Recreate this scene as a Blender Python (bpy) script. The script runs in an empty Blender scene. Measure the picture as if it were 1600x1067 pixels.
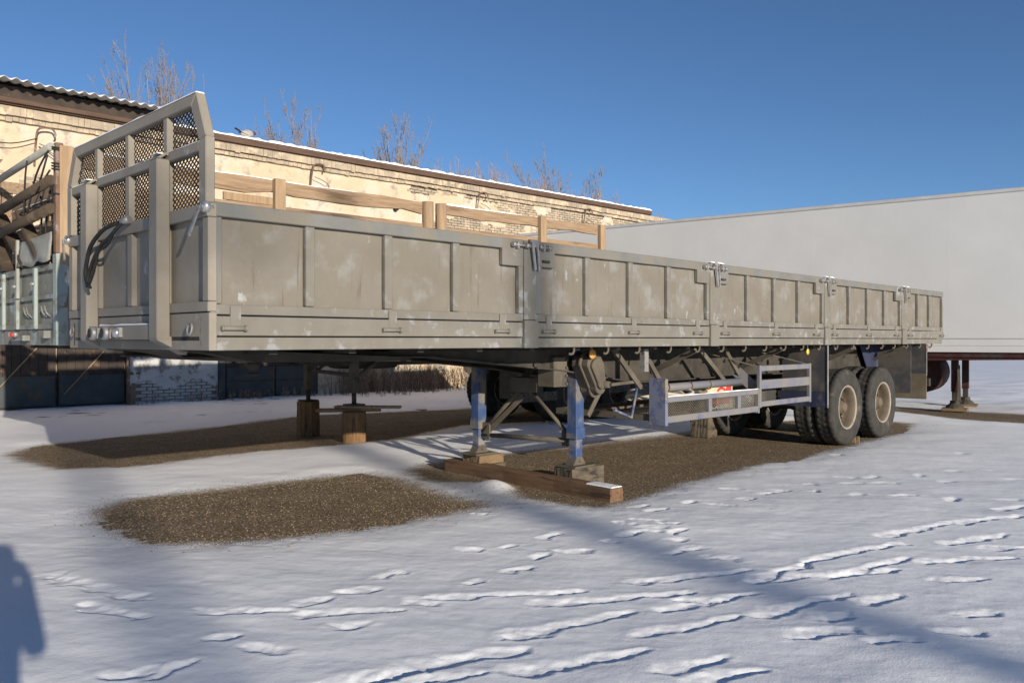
import bpy, math, random
import numpy as np
from mathutils import Vector, Matrix
R = math.radians
random.seed(7)
SC = bpy.context.scene
COL = SC.collection

# ------------------------------------------------------------------ camera, sky, sun, exposure
cd = bpy.data.cameras.new('camera'); cam = bpy.data.objects.new('camera', cd); COL.objects.link(cam)
cam.location = (0, 0, 1.5); cam.rotation_euler = (R(90 - 0.11), 0, 0)
cd.sensor_width = 36; cd.lens = 36 * 1300 / 1600; cd.clip_start = 0.05; cd.clip_end = 6000
SC.camera = cam
SUN_AZ, SUN_EL = 149.5, 12.8
W = bpy.data.worlds.new('World'); SC.world = W; W.use_nodes = True
_n = W.node_tree.nodes; _bg = _n['Background']
_sky = _n.new('ShaderNodeTexSky'); _sky.sky_type = 'NISHITA'; _sky.sun_disc = False
_sky.sun_elevation = R(SUN_EL); _sky.sun_rotation = R(SUN_AZ)
_sky.air_density = 0.78; _sky.dust_density = 0.0; _sky.ozone_density = 4.0; _sky.altitude = 800
W.node_tree.links.new(_sky.outputs[0], _bg.inputs[0]); _bg.inputs[1].default_value = 0.094
sl = bpy.data.lights.new('sun', 'SUN'); so = bpy.data.objects.new('sun', sl); COL.objects.link(so)
sl.energy = 4.8; sl.angle = R(0.5); sl.color = (1.0, 0.90, 0.76)
_sd = Vector((math.sin(R(SUN_AZ)) * math.cos(R(SUN_EL)), math.cos(R(SUN_AZ)) * math.cos(R(SUN_EL)), math.sin(R(SUN_EL))))
so.rotation_euler = _sd.to_track_quat('Z', 'Y').to_euler(); so.location = _sd * 60
SC.view_settings.view_transform = 'Standard'; SC.view_settings.look = 'None'
SC.view_settings.exposure = 0.32; SC.view_settings.gamma = 1.0; SC.view_settings.use_curve_mapping = False

def gp(px, py):                      # photo pixel of a point on level ground -> ground point in metres
    Y = 1950.0 / (py - 531.0)
    return ((px - 800.0) / 1300.0 * Y, Y)

# ------------------------------------------------------------------ materials
def M(name, c1, c2, scale=3.0, rough=0.8, bump=0.15, bscale=40.0, stretch=(1, 1, 1), c3=None, s3=4.0, t3=0.6, w3=0.06,
      metal=0.0, detail=8.0, spec=0.3, bdist=0.01, c4=None, s4=9.0, t4=0.64, w4=0.03, stretch4=None, c5=None, t5=.66):
    m = bpy.data.materials.new(name); m.use_nodes = True
    nt = m.node_tree; N = nt.nodes; L = nt.links; b = N['Principled BSDF']
    tc = N.new('ShaderNodeTexCoord'); mp = N.new('ShaderNodeMapping'); L.new(tc.outputs['Object'], mp.inputs[0])
    mp.inputs['Scale'].default_value = stretch
    def noise(s, d=detail, src=mp, w=None):
        t = N.new('ShaderNodeTexNoise'); t.inputs['Scale'].default_value = s; t.inputs['Detail'].default_value = d
        t.inputs['Roughness'].default_value = 0.62
        L.new(src.outputs[0], t.inputs['Vector']); return t
    def ramp(src, a, z):
        r = N.new('ShaderNodeMapRange'); r.inputs[1].default_value = a; r.inputs[2].default_value = z; r.interpolation_type = 'SMOOTHSTEP'
        L.new(src, r.inputs[0]); return r.outputs[0]
    def mix(f, a, c):
        x = N.new('ShaderNodeMix'); x.data_type = 'RGBA'; L.new(f, x.inputs[0])
        if isinstance(a, tuple): x.inputs[6].default_value = (*a, 1)
        else: L.new(a, x.inputs[6])
        if isinstance(c, tuple): x.inputs[7].default_value = (*c, 1)
        else: L.new(c, x.inputs[7])
        return x.outputs[2]
    col = mix(ramp(noise(scale).outputs[0], 0.32, 0.68), c1, c2)
    if c3: col = mix(ramp(noise(s3).outputs[0], t3 - w3, t3 + w3), col, c3)
    if c4:
        src = mp
        if stretch4:
            src = N.new('ShaderNodeMapping'); L.new(tc.outputs['Object'], src.inputs[0]); src.inputs['Scale'].default_value = stretch4
        col = mix(ramp(noise(s4, 6, src).outputs[0], t4 - w4, t4 + w4), col, c4)
    if c5:
        s5 = N.new('ShaderNodeMapping'); L.new(tc.outputs['Object'], s5.inputs[0]); s5.inputs['Scale'].default_value = (13, 13, .9)
        col = mix(ramp(noise(1.6, 5, s5).outputs[0], t5 - .08, t5 + .12), col, c5)
    L.new(col, b.inputs['Base Color'])
    b.inputs['Roughness'].default_value = rough; b.inputs['Metallic'].default_value = metal
    b.inputs['Specular IOR Level'].default_value = spec
    if bump:
        bp = N.new('ShaderNodeBump'); bp.inputs['Strength'].default_value = bump; bp.inputs['Distance'].default_value = bdist
        L.new(noise(bscale, 4).outputs[0], bp.inputs['Height']); L.new(bp.outputs[0], b.inputs['Normal'])
    return m

DUST = M('dusty_grey_paint', (.166, .147, .118), (.194, .176, .147), 2.2, .78, .14, 2.5, c3=(.225, .222, .205), s3=3.6, t3=.585, w3=.10, bdist=.035, c4=(.31, .32, .315), s4=11, t4=.685, w4=.035, stretch4=(1, 1, .45), detail=12, c5=(.105, .082, .058), t5=.64)
DUST2 = M('dusty_grey_rail_paint', (.158, .145, .12), (.19, .178, .153), 2.5, .72, .1, 30, c3=(.26, .265, .26), s3=6, t3=.60, w3=.06, bdist=.004, c4=(.12, .085, .06), s4=26, t4=.70, w4=.02, detail=12)
WIPED = M('bluish_grey_paint', (.145, .145, .135), (.18, .18, .17), 3, .65, .1, 30, c3=(.19, .17, .135), s3=2.5, t3=.54, w3=.08, bdist=.004, c4=(.15, .10, .065), s4=22, t4=.71, w4=.02, detail=12)
FRONT = M('greyish_front_paint', (.235, .207, .165), (.285, .255, .212), 2.5, .7, .1, 20, c3=(.38, .375, .36), s3=3.5, t3=.66, w3=.05, bdist=.004)
DARKMET = M('dirty_dark_steel', (.036, .031, .026), (.068, .059, .047), 4, .8, .2, 30)
UNDER = M('dusty_underframe_steel', (.085, .072, .055), (.125, .107, .082), 4, .8, .2, 30, c3=(.06, .055, .05), s3=5, t3=.62)
BLUE = M('worn_blue_paint', (.034, .068, .185), (.06, .095, .20), 5, .6, .1, 30, c3=(.21, .195, .175), s3=4.5, t3=.51, w3=.10, detail=12)
LEGB = M('rubbed_blue_leg_paint', (.030, .062, .165), (.058, .09, .17), 4, .6, .1, 30, c3=(.17, .15, .125), s3=4, t3=.56, w3=.08, detail=12)
BLUEDUST = M('dusty_blue_paint', (.195, .18, .16), (.155, .16, .19), 5, .65, .1, 30, c3=(.08, .10, .21), s3=3.5, t3=.63, w3=.10)
PLATEB = M('scuffed_pale_blue_plate', (.14, .155, .22), (.19, .20, .235), 4, .5, .1, 30, c3=(.06, .085, .2), s3=4, t3=.54, w3=.08, detail=12, c4=(.22, .19, .14), s4=4, t4=.6)
STEEL = M('bare_latch_steel', (.27, .26, .25), (.35, .34, .33), 12, .5, .1, 60, metal=.4, c3=(.16, .09, .05), s3=16, t3=.6)
CHROME = M('bright_coupling_metal', (.50, .49, .47), (.62, .61, .58), 14, .35, .1, 60, metal=.7, c3=(.12, .11, .1), s3=12, t3=.62)
BLACK = M('black_rubber_hose', (.02, .02, .02), (.035, .034, .032), 10, .7, .1, 60)
TYRE = M('dusty_black_tyre', (.030, .029, .027), (.052, .048, .042), 6, .85, .25, 60, c3=(.10, .085, .066), s3=4, t3=.62, w3=.08, bdist=.004)
RIM = M('dusty_tan_wheel_rim', (.095, .074, .052), (.135, .107, .075), 5, .75, .15, 30, c3=(.15, .11, .075), s3=7, t3=.62)
RIMEDGE = M('greyish_rim_flange', (.24, .205, .165), (.31, .27, .225), 8, .6, .1, 30, c3=(.25, .2, .15), s3=7, t3=.6)
RUBBER = M('dusty_mudflap_rubber', (.14, .115, .078), (.20, .168, .118), 4, .85, .2, 20)
FENDER = M('dirty_blue_fender', (.055, .055, .062), (.08, .076, .074), 3, .7, .1, 20, c3=(.115, .10, .085), s3=3, t3=.55, w3=.1)
FENDERBLUE = M('blue_fender_skirt', (.025, .031, .068), (.038, .043, .08), 3, .6, .1, 20, c3=(.085, .08, .085), s3=4, t3=.62)
AMBER = M('amber_reflector_plastic', (.55, .27, .06), (.65, .33, .09), 20, .35, 0, c3=(.4, .28, .15), s3=14, t3=.62)
YELLOW = M('yellow_reflector_plastic', (.50, .43, .05), (.6, .5, .08), 20, .35, 0)
RED = M('red_lens_plastic', (.4, .03, .02), (.5, .05, .03), 20, .35, 0)
TEAL = M('faded_teal_paint', (.27, .32, .30), (.33, .38, .35), 3, .75, .15, 25, c3=(.22, .105, .05), s3=4.5, t3=.60, w3=.03, c4=(.2, .19, .16), s4=3, t4=.55, w4=.08)
TEALG = M('grey_green_board_paint', (.165, .165, .142), (.22, .22, .19), 3, .8, .2, 25, c3=(.30, .34, .34), s3=4, t3=.58, w3=.08, c4=(.17, .085, .045), s4=7, t4=.66)
RUST = M('rusty_steel', (.135, .078, .052), (.20, .125, .09), 6, .85, .2, 40, c3=(.30, .24, .22), s3=4, t3=.58)
GALV = M('grey_sheet_metal', (.25, .25, .22), (.33, .33, .295), 4, .6, .15, 8, c3=(.25, .24, .2), s3=6, t3=.6)
WOOD = M('weathered_timber', (.25, .165, .10), (.35, .245, .155), 3, .8, .35, 9, stretch=(.7, 9, 9), c3=(.19, .122, .072), s3=2.2, t3=.6, bdist=.006)
WOODY = M('pale_new_timber', (.29, .195, .118), (.39, .275, .168), 3, .8, .3, 9, stretch=(9, 9, .7), c3=(.40, .235, .11), s3=2.5, t3=.62, bdist=.006)
WOODX = M('grey_brown_plank', (.23, .16, .10), (.33, .235, .15), 3, .85, .35, 9, stretch=(9, .7, 9), c3=(.15, .105, .07), s3=2.5, t3=.6, bdist=.006)
TIMB = M('dark_wet_timber', (.13, .075, .042), (.19, .112, .062), 3, .85, .4, 8, stretch=(9, .8, 9), c3=(.07, .045, .03), s3=2, t3=.6, bdist=.008)
TIMBP = M('sawn_block_timber', (.15, .098, .055), (.22, .15, .085), 3, .85, .35, 9, stretch=(2, 5, 5), c3=(.24, .15, .08), s3=2.4, t3=.62, bdist=.006)
TIMBO = M('charred_old_timber', (.085, .070, .050), (.14, .112, .08), 3, .9, .5, 7, stretch=(1.6, 5, 5), c3=(.035, .03, .027), s3=2.2, t3=.57, bdist=.01)
RACKD = M('dark_old_pole_wood', (.055, .040, .028), (.085, .062, .042), 3, .85, .3, 9, c3=(.12, .09, .06), s3=4, t3=.6)
LOG = M('log_bark', (.16, .085, .04), (.25, .145, .07), 4, .9, .6, 8, stretch=(6, 6, .8), c3=(.08, .05, .03), s3=3, t3=.6, bdist=.015)
LOGTOP = M('log_end_wood', (.40, .26, .13), (.5, .35, .2), 12, .85, .2, 30)
PLASTER = M('peach_plaster', (.55, .42, .285), (.61, .485, .35), 1.1, .9, .6, 10, c3=(.55, .49, .40), s3=1.1, t3=.53, w3=.08, bdist=.01, c4=(.34, .29, .23), s4=2.6, t4=.60, w4=.07)
MORTAR = M('grey_mortar_wall', (.20, .165, .125), (.28, .23, .175), 4, .95, .4, 30)
BRICK1 = M('pale_sand_brick', (.30, .25, .19), (.46, .375, .27), 2.2, .9, .3, 40, c3=(.58, .46, .31), s3=4, t3=.58)
BRICK2 = M('grey_weathered_brick', (.27, .23, .175), (.36, .31, .235), 6, .9, .3, 40, c3=(.55, .42, .27), s3=4, t3=.6)
BRICKW = M('whitewashed_brick', (.36, .36, .35), (.46, .46, .44), 5, .9, .3, 40, c3=(.30, .29, .26), s3=5, t3=.6)
WHITEW = M('old_whitewash', (.42, .43, .42), (.50, .50, .48), 2, .9, .3, 20, c3=(.22, .21, .19), s3=3, t3=.56, w3=.05)
FASCIA = M('brown_fascia_board', (.085, .05, .036), (.12, .075, .052), 3, .8, .2, 20, stretch=(.6, 6, 6))
SLATE = M('grey_asbestos_slate', (.10, .095, .09), (.15, .142, .135), 5, .9, .2, 40)
GATE = M('dark_brown_gate_paint', (.035, .028, .024), (.06, .044, .034), 3, .8, .2, 20, c3=(.13, .08, .05), s3=4, t3=.62)
GATET = M('dull_teal_gate_paint', (.045, .054, .057), (.065, .073, .073), 3, .8, .2, 20, c3=(.1, .07, .05), s3=4, t3=.62)
BOXW = M('white_grp_panel', (.55, .548, .535), (.60, .598, .588), .5, .42, .05, 1.2, c3=(.53, .528, .52), s3=.35, t3=.56, w3=.18, bdist=.02, spec=.4)
BOXTRIM = M('aluminium_trim', (.50, .50, .49), (.57, .57, .56), 3, .5, .05, 10, metal=.2)
BOXRED = M('dark_red_chassis_paint', (.035, .010, .009), (.055, .016, .014), 5, .7, .2, 30, c3=(.045, .035, .03), s3=4, t3=.56)
BARK = M('frosty_twig_bark', (.21, .175, .16), (.29, .25, .23), 8, .9, 0)
WEED = M('dry_weed_straw', (.26, .17, .105), (.36, .25, .16), 6, .9, 0)
WEEDD = M('dark_dry_weed', (.13, .085, .055), (.2, .14, .09), 6, .9, 0)
CLOTH = M('dark_winter_cloth', (.03, .035, .05), (.05, .055, .07), 8, .9, .1, 60)
SKIN = M('skin', (.45, .28, .2), (.5, .32, .23), 8, .6, 0)
POLEW = M('grey_pole_wood', (.2, .17, .14), (.28, .24, .2), 3, .9, .3, 10, stretch=(8, 8, .6))
CARD = M('buff_cardboard', (.58, .46, .28), (.64, .52, .34), 5, .85, .1, 30)
PRINT = M('red_carton_print', (.5, .04, .04), (.58, .06, .05), 5, .7, 0)
PALEHOSE = M('pale_dusty_hose', (.40, .36, .28), (.48, .43, .34), 6, .8, .1, 30)
RAG = M('dark_rag_cloth', (.03, .03, .032), (.06, .058, .055), 9, .95, .3, 20)
BIRDG = M('grey_feathers', (.34, .32, .29), (.44, .41, .37), 16, .9, .2, 60)
BIRDD = M('dark_feathers', (.05, .05, .06), (.09, .085, .09), 16, .9, .2, 60)

# snow: white, very slightly dusty where the sheet thins out next to bare gravel (point attribute 'thin')
def snow_mat(name, attr=True):
    m = bpy.data.materials.new(name); m.use_nodes = True
    nt = m.node_tree; N = nt.nodes; L = nt.links; b = N['Principled BSDF']
    tc = N.new('ShaderNodeTexCoord')
    def noise(s, d=4):
        t = N.new('ShaderNodeTexNoise'); t.inputs['Scale'].default_value = s; t.inputs['Detail'].default_value = d
        L.new(tc.outputs['Object'], t.inputs['Vector']); return t
    base = N.new('ShaderNodeMix'); base.data_type = 'RGBA'
    base.inputs[6].default_value = (.84, .85, .86, 1); base.inputs[7].default_value = (.90, .90, .90, 1)
    L.new(noise(1.3).outputs[0], base.inputs[0]); col = base.outputs[2]
    if attr:
        at = N.new('ShaderNodeAttribute'); at.attribute_name = 'thin'
        n1 = noise(95, 5)
        ad = N.new('ShaderNodeMath'); ad.operation = 'ADD'; L.new(at.outputs['Fac'], ad.inputs[0]); L.new(n1.outputs[0], ad.inputs[1])
        mr = N.new('ShaderNodeMapRange'); mr.interpolation_type = 'SMOOTHSTEP'
        mr.inputs[1].default_value = .96; mr.inputs[2].default_value = 1.16; L.new(ad.outputs[0], mr.inputs[0])
        mx = N.new('ShaderNodeMix'); mx.data_type = 'RGBA'; L.new(mr.outputs[0], mx.inputs[0]); L.new(col, mx.inputs[6])
        mx.inputs[7].default_value = (.21, .16, .11, 1); col = mx.outputs[2]
    L.new(col, b.inputs['Base Color']); b.inputs['Roughness'].default_value = .62; b.inputs['Specular IOR Level'].default_value = .25
    n2 = noise(90, 5); n3 = noise(14, 4)
    a1 = N.new('ShaderNodeMath'); a1.operation = 'MULTIPLY_ADD'; L.new(n3.outputs[0], a1.inputs[0]); a1.inputs[1].default_value = 2.0; L.new(n2.outputs[0], a1.inputs[2])
    bp = N.new('ShaderNodeBump'); bp.inputs['Strength'].default_value = .30; bp.inputs['Distance'].default_value = .005
    L.new(a1.outputs[0], bp.inputs['Height']); L.new(bp.outputs[0], b.inputs['Normal'])
    return m
SNOW = snow_mat('packed_snow'); SNOWCAP = snow_mat('thin_snow_layer', False)
def gravel_mat():
    m = bpy.data.materials.new('bare_brown_gravel'); m.use_nodes = True
    nt = m.node_tree; N = nt.nodes; L = nt.links; b = N['Principled BSDF']
    tc = N.new('ShaderNodeTexCoord')
    v = N.new('ShaderNodeTexVoronoi'); v.inputs['Scale'].default_value = 75; L.new(tc.outputs['Object'], v.inputs['Vector'])
    cr = N.new('ShaderNodeValToRGB'); e = cr.color_ramp.elements
    e[0].color = (.10, .072, .045, 1); e[1].color = (.55, .44, .31, 1)
    k = cr.color_ramp.elements.new(.5); k.color = (.26, .19, .115, 1); k = cr.color_ramp.elements.new(.85); k.color = (.35, .265, .17, 1)
    sep = N.new('ShaderNodeSeparateColor'); L.new(v.outputs['Color'], sep.inputs[0]); L.new(sep.outputs[0], cr.inputs[0])
    n = N.new('ShaderNodeTexNoise'); n.inputs['Scale'].default_value = 2.2; n.inputs['Detail'].default_value = 6; L.new(tc.outputs['Object'], n.inputs['Vector'])
    mx = N.new('ShaderNodeMix'); mx.data_type = 'RGBA'; mx.blend_type = 'MULTIPLY'; mx.inputs[0].default_value = .5
    L.new(cr.outputs[0], mx.inputs[6]); L.new(n.outputs['Fac'], mx.inputs[7]); L.new(mx.outputs[2], b.inputs['Base Color'])
    b.inputs['Roughness'].default_value = .9; b.inputs['Specular IOR Level'].default_value = .2
    v2 = N.new('ShaderNodeTexVoronoi'); v2.inputs['Scale'].default_value = 75; L.new(tc.outputs['Object'], v2.inputs['Vector'])
    inv = N.new('ShaderNodeMath'); inv.operation = 'SUBTRACT'; inv.inputs[0].default_value = 1; L.new(v2.outputs['Distance'], inv.inputs[1])
    bp = N.new('ShaderNodeBump'); bp.inputs['Strength'].default_value = .9; bp.inputs['Distance'].default_value = .008
    L.new(inv.outputs[0], bp.inputs['Height']); L.new(bp.outputs[0], b.inputs['Normal'])
    return m
GRAVEL = gravel_mat()

# ------------------------------------------------------------------ mesh helpers
class MB:
    def __init__(s): s.v = []; s.f = []; s.sm = []
    def add(s, vs, fs, smooth=False):
        o = len(s.v); s.v += [tuple(v) for v in vs]; s.f += [tuple(i + o for i in f) for f in fs]; s.sm += [smooth] * len(fs); return s
    def box(s, x0, x1, y0, y1, z0, z1):
        vs = [(x, y, z) for z in (z0, z1) for y in (y0, y1) for x in (x0, x1)]
        return s.add(vs, [(0, 2, 3, 1), (4, 5, 7, 6), (0, 1, 5, 4), (2, 6, 7, 3), (0, 4, 6, 2), (1, 3, 7, 5)])
    def bar(s, p, q, w, h, up=(0, 0, 1), w2=None, h2=None):
        p = Vector(p); q = Vector(q); d = (q - p).normalized(); u = Vector(up)
        if abs(d.dot(u)) > .98: u = Vector((1, 0, 0))
        a = d.cross(u).normalized(); b = a.cross(d).normalized(); vs = []
        for c, ww, hh in ((p, w, h), (q, w2 or w, h2 or h)):
            for i, j in ((-1, -1), (1, -1), (1, 1), (-1, 1)): vs.append(c + a * (i * ww / 2) + b * (j * hh / 2))
        return s.add(vs, [(0, 1, 2, 3)[::-1], (4, 5, 6, 7), (0, 1, 5, 4), (1, 2, 6, 5), (2, 3, 7, 6), (3, 0, 4, 7)])
    def tube(s, pts, r, n=8, smooth=True, cap=True):
        pts = [Vector(p) for p in pts]; rs = r if isinstance(r, (list, tuple)) else [r] * len(pts); vs = []; fs = []
        prev = None
        for i, p in enumerate(pts):
            d = (pts[min(i + 1, len(pts) - 1)] - pts[max(i - 1, 0)]).normalized()
            if prev is None:
                u = Vector((0, 0, 1)) if abs(d.z) < .9 else Vector((1, 0, 0)); a = d.cross(u).normalized()
            else:
                a = (prev - d * prev.dot(d)).normalized()
            prev = a; b = d.cross(a)
            for k in range(n):
                t = 2 * math.pi * k / n; vs.append(p + (a * math.cos(t) + b * math.sin(t)) * rs[i])
        for i in range(len(pts) - 1):
            for k in range(n):
                fs.append((i * n + k, i * n + (k + 1) % n, (i + 1) * n + (k + 1) % n, (i + 1) * n + k))
        s.add(vs, fs, smooth)
        if cap: s.f += [tuple(len(s.v) - len(vs) + k for k in range(n))[::-1], tuple(len(s.v) - n + k for k in range(n))]; s.sm += [False, False]
        return s
    def lathe(s, prof, o, ax, n=32, smooth=True, radf=None):
        o = Vector(o); ax = Vector(ax).normalized(); u = Vector((0, 0, 1)) if abs(ax.z) < .9 else Vector((1, 0, 0))
        a = ax.cross(u).normalized(); b = ax.cross(a); vs = []; fs = []; m = len(prof)
        for k in range(n):
            t = 2 * math.pi * k / n
            for j, (r, h) in enumerate(prof):
                rr = r if radf is None else radf(k, j, r)
                vs.append(o + ax * h + (a * math.cos(t) + b * math.sin(t)) * rr)
        for k in range(n):
            for j in range(m - 1):
                fs.append((k * m + j, ((k + 1) % n) * m + j, ((k + 1) % n) * m + j + 1, k * m + j + 1))
        return s.add(vs, fs, smooth)
    def prism(s, poly, ext):
        poly = [Vector(p) for p in poly]; e = Vector(ext); n = len(poly)
        return s.add(poly + [p + e for p in poly], [tuple(range(n))[::-1], tuple(range(n, 2 * n))] + [(i, (i + 1) % n, n + (i + 1) % n, n + i) for i in range(n)])
    def build(s, name, m, parent=None, bevel=0.0):
        me = bpy.data.meshes.new(name); me.from_pydata(s.v, [], s.f); me.materials.append(m)
        me.polygons.foreach_set('use_smooth', s.sm)
        import bmesh
        bm = bmesh.new(); bm.from_mesh(me); bmesh.ops.recalc_face_normals(bm, faces=bm.faces[:]); bm.to_mesh(me); bm.free()
        ob = bpy.data.objects.new(name, me); COL.objects.link(ob)
        if parent: ob.parent = parent
        if bevel:
            bv = ob.modifiers.new('bevel', 'BEVEL'); bv.width = bevel; bv.segments = 1; bv.limit_method = 'ANGLE'; bv.angle_limit = R(50)
        return ob
def tag(o, label=None, cat=None, group=None, kind=None):
    if label: o['label'] = label
    if cat: o['category'] = cat
    if group: o['group'] = group
    if kind: o['kind'] = kind
    return o
def thing(name, label, cat, loc=(0, 0, 0), rz=0.0, group=None):
    o = bpy.data.objects.new(name, None); COL.objects.link(o); o.location = loc; o.rotation_euler = (0, 0, rz); o.empty_display_size = .3
    return tag(o, label, cat, group)
def again(o, parent, loc=None, rot=None, scale=None):     # copy of one object (and its children), mesh data shared
    c = o.copy(); COL.objects.link(c); c.parent = parent
    if loc is not None: c.location = loc
    if rot is not None: c.rotation_euler = rot
    if scale is not None: c.scale = scale
    for ch in list(o.children): again(ch, c)
    return c
def place(mb_name, mb, m, parent, loc, bevel=0.0):
    o = mb.build(mb_name, m, parent, bevel); o.location = loc; return o
B = lambda *a: MB().box(*a)

# ------------------------------------------------------------------ value noise for terrain
def vnoise(x, y, seed):
    xi = np.floor(x).astype(np.int64); yi = np.floor(y).astype(np.int64); fx = x - xi; fy = y - yi
    fx = fx * fx * (3 - 2 * fx); fy = fy * fy * (3 - 2 * fy)
    def h(a, b):
        n = (a * 374761393 + b * 668265263 + seed * 974634777) & 0xffffffff
        n = ((n ^ (n >> 13)) * 1274126177) & 0xffffffff
        return ((n ^ (n >> 16)) & 0xffff) / 65535.0
    return (h(xi, yi) * (1 - fx) + h(xi + 1, yi) * fx) * (1 - fy) + (h(xi, yi + 1) * (1 - fx) + h(xi + 1, yi + 1) * fx) * fy
def fbm(x, y, seed, oct=4):
    s = 0; a = 1; t = 0
    for o in range(oct):
        s = s + a * vnoise(x, y, seed + o); t += a; a *= .5; x = x * 2.03 + 5.1; y = y * 2.03 + 1.7
    return s / t

# ------------------------------------------------------------------ ground
PATCHES = [
 [(168,800),(215,782),(330,768),(450,755),(560,743),(610,750),(660,768),(742,790),(700,800),(600,818),(480,835),(340,846),(240,845),(188,822)],
 [(655,735),(700,722),(770,712),(850,705),(930,695),(1050,681),(1110,672),(1200,660),(1320,655),(1420,662),(1400,675),(1330,693),(1250,712),(1130,735),(1000,772),(930,792),(830,778),(770,766),(720,756),(670,748)],
 [(18,712),(60,698),(180,685),(340,668),(480,650),(600,645),(720,640),(860,632),(1000,625),(1200,622),(1200,640),(1000,650),(860,657),(720,664),(640,682),(560,692),(400,705),(200,728),(100,732)],
 [(1400,637),(1470,641),(1540,646),(1640,650),(1640,662),(1540,658),(1480,652),(1400,642)]]
PATCHES = [[gp(*p) for p in P] for P in PATCHES]
def poly_sd(x, y, P):
    d = np.full(x.shape, 1e9); inside = np.zeros(x.shape, bool); n = len(P)
    for i in range(n):
        ax, ay = P[i]; bx, by = P[(i + 1) % n]
        ex, ey = bx - ax, by - ay; t = np.clip(((x - ax) * ex + (y - ay) * ey) / (ex * ex + ey * ey), 0, 1)
        d = np.minimum(d, (x - ax - t * ex) ** 2 + (y - ay - t * ey) ** 2)
        c = ((ay > y) != (by > y)) & (x < (bx - ax) * (y - ay) / (by - ay + 1e-12) + ax); inside ^= c
    d = np.sqrt(d); return np.where(inside, -d, d)
LONGS = [(70,910,215,943,1.5),(125,955,222,970,1),(310,965,455,962,1),(475,970,630,960,1),(680,942,910,928,1),(855,950,1085,932,1.1),(810,1003,985,965,1.2),
 (1000,915,1170,900,1),(1045,962,1180,935,1),(1020,1002,1155,972,1),(590,1066,815,1025,1.3),(820,1062,1008,1030,1.2),(1180,915,1285,883,1),(1180,917,1400,897,1),
 (1275,885,1415,855,1),(1390,845,1485,822,1),(1500,825,1590,812,1),(1450,885,1590,875,1),(1490,855,1575,840,1),(1570,802,1610,794,1),(1055,1062,1140,1040,1.2),
 (180,1068,235,1058,1),(255,1064,310,1040,1),(1200,970,1330,940,1.1),(1262,1005,1340,995,1.2),(1480,915,1550,912,1),(1362,950,1415,938,1.1),(1555,862,1610,860,1),
 (1300,910,1420,880,.8),(1100,1080,1190,1062,1.2),(500,1085,640,1060,1.2),(640,1075,760,1062,1)]
SMALL = [(565,930),(612,903),(655,950),(490,948),(545,987),(345,1006),(407,1025),(735,863),(797,857),(740,914),(813,894),(847,873),(895,866),(862,842),(955,852),
 (750,808),(975,825),(1010,838),(1020,832),(1010,820),(1025,803),(1005,795),(1015,775),(1060,868),(1065,838),(1085,862),(1130,880),(1080,790),(1145,768),
 (1170,785),(1195,775),(1215,770),(1225,772),(1125,795),(1270,760),(1275,772),(1325,748),(1335,758),(1365,748),(1340,778),(1385,758),(1415,780),(1440,745),
 (1480,755),(1490,738),(1495,785),(1550,738),(1580,785),(1400,1015),(1305,975),(1085,945),(1530,970),(1500,1000),(1060,850),(1048,826),(985,842),(1140,728),(1310,712),(1430,703),(1505,712),(1590,752)]
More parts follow.
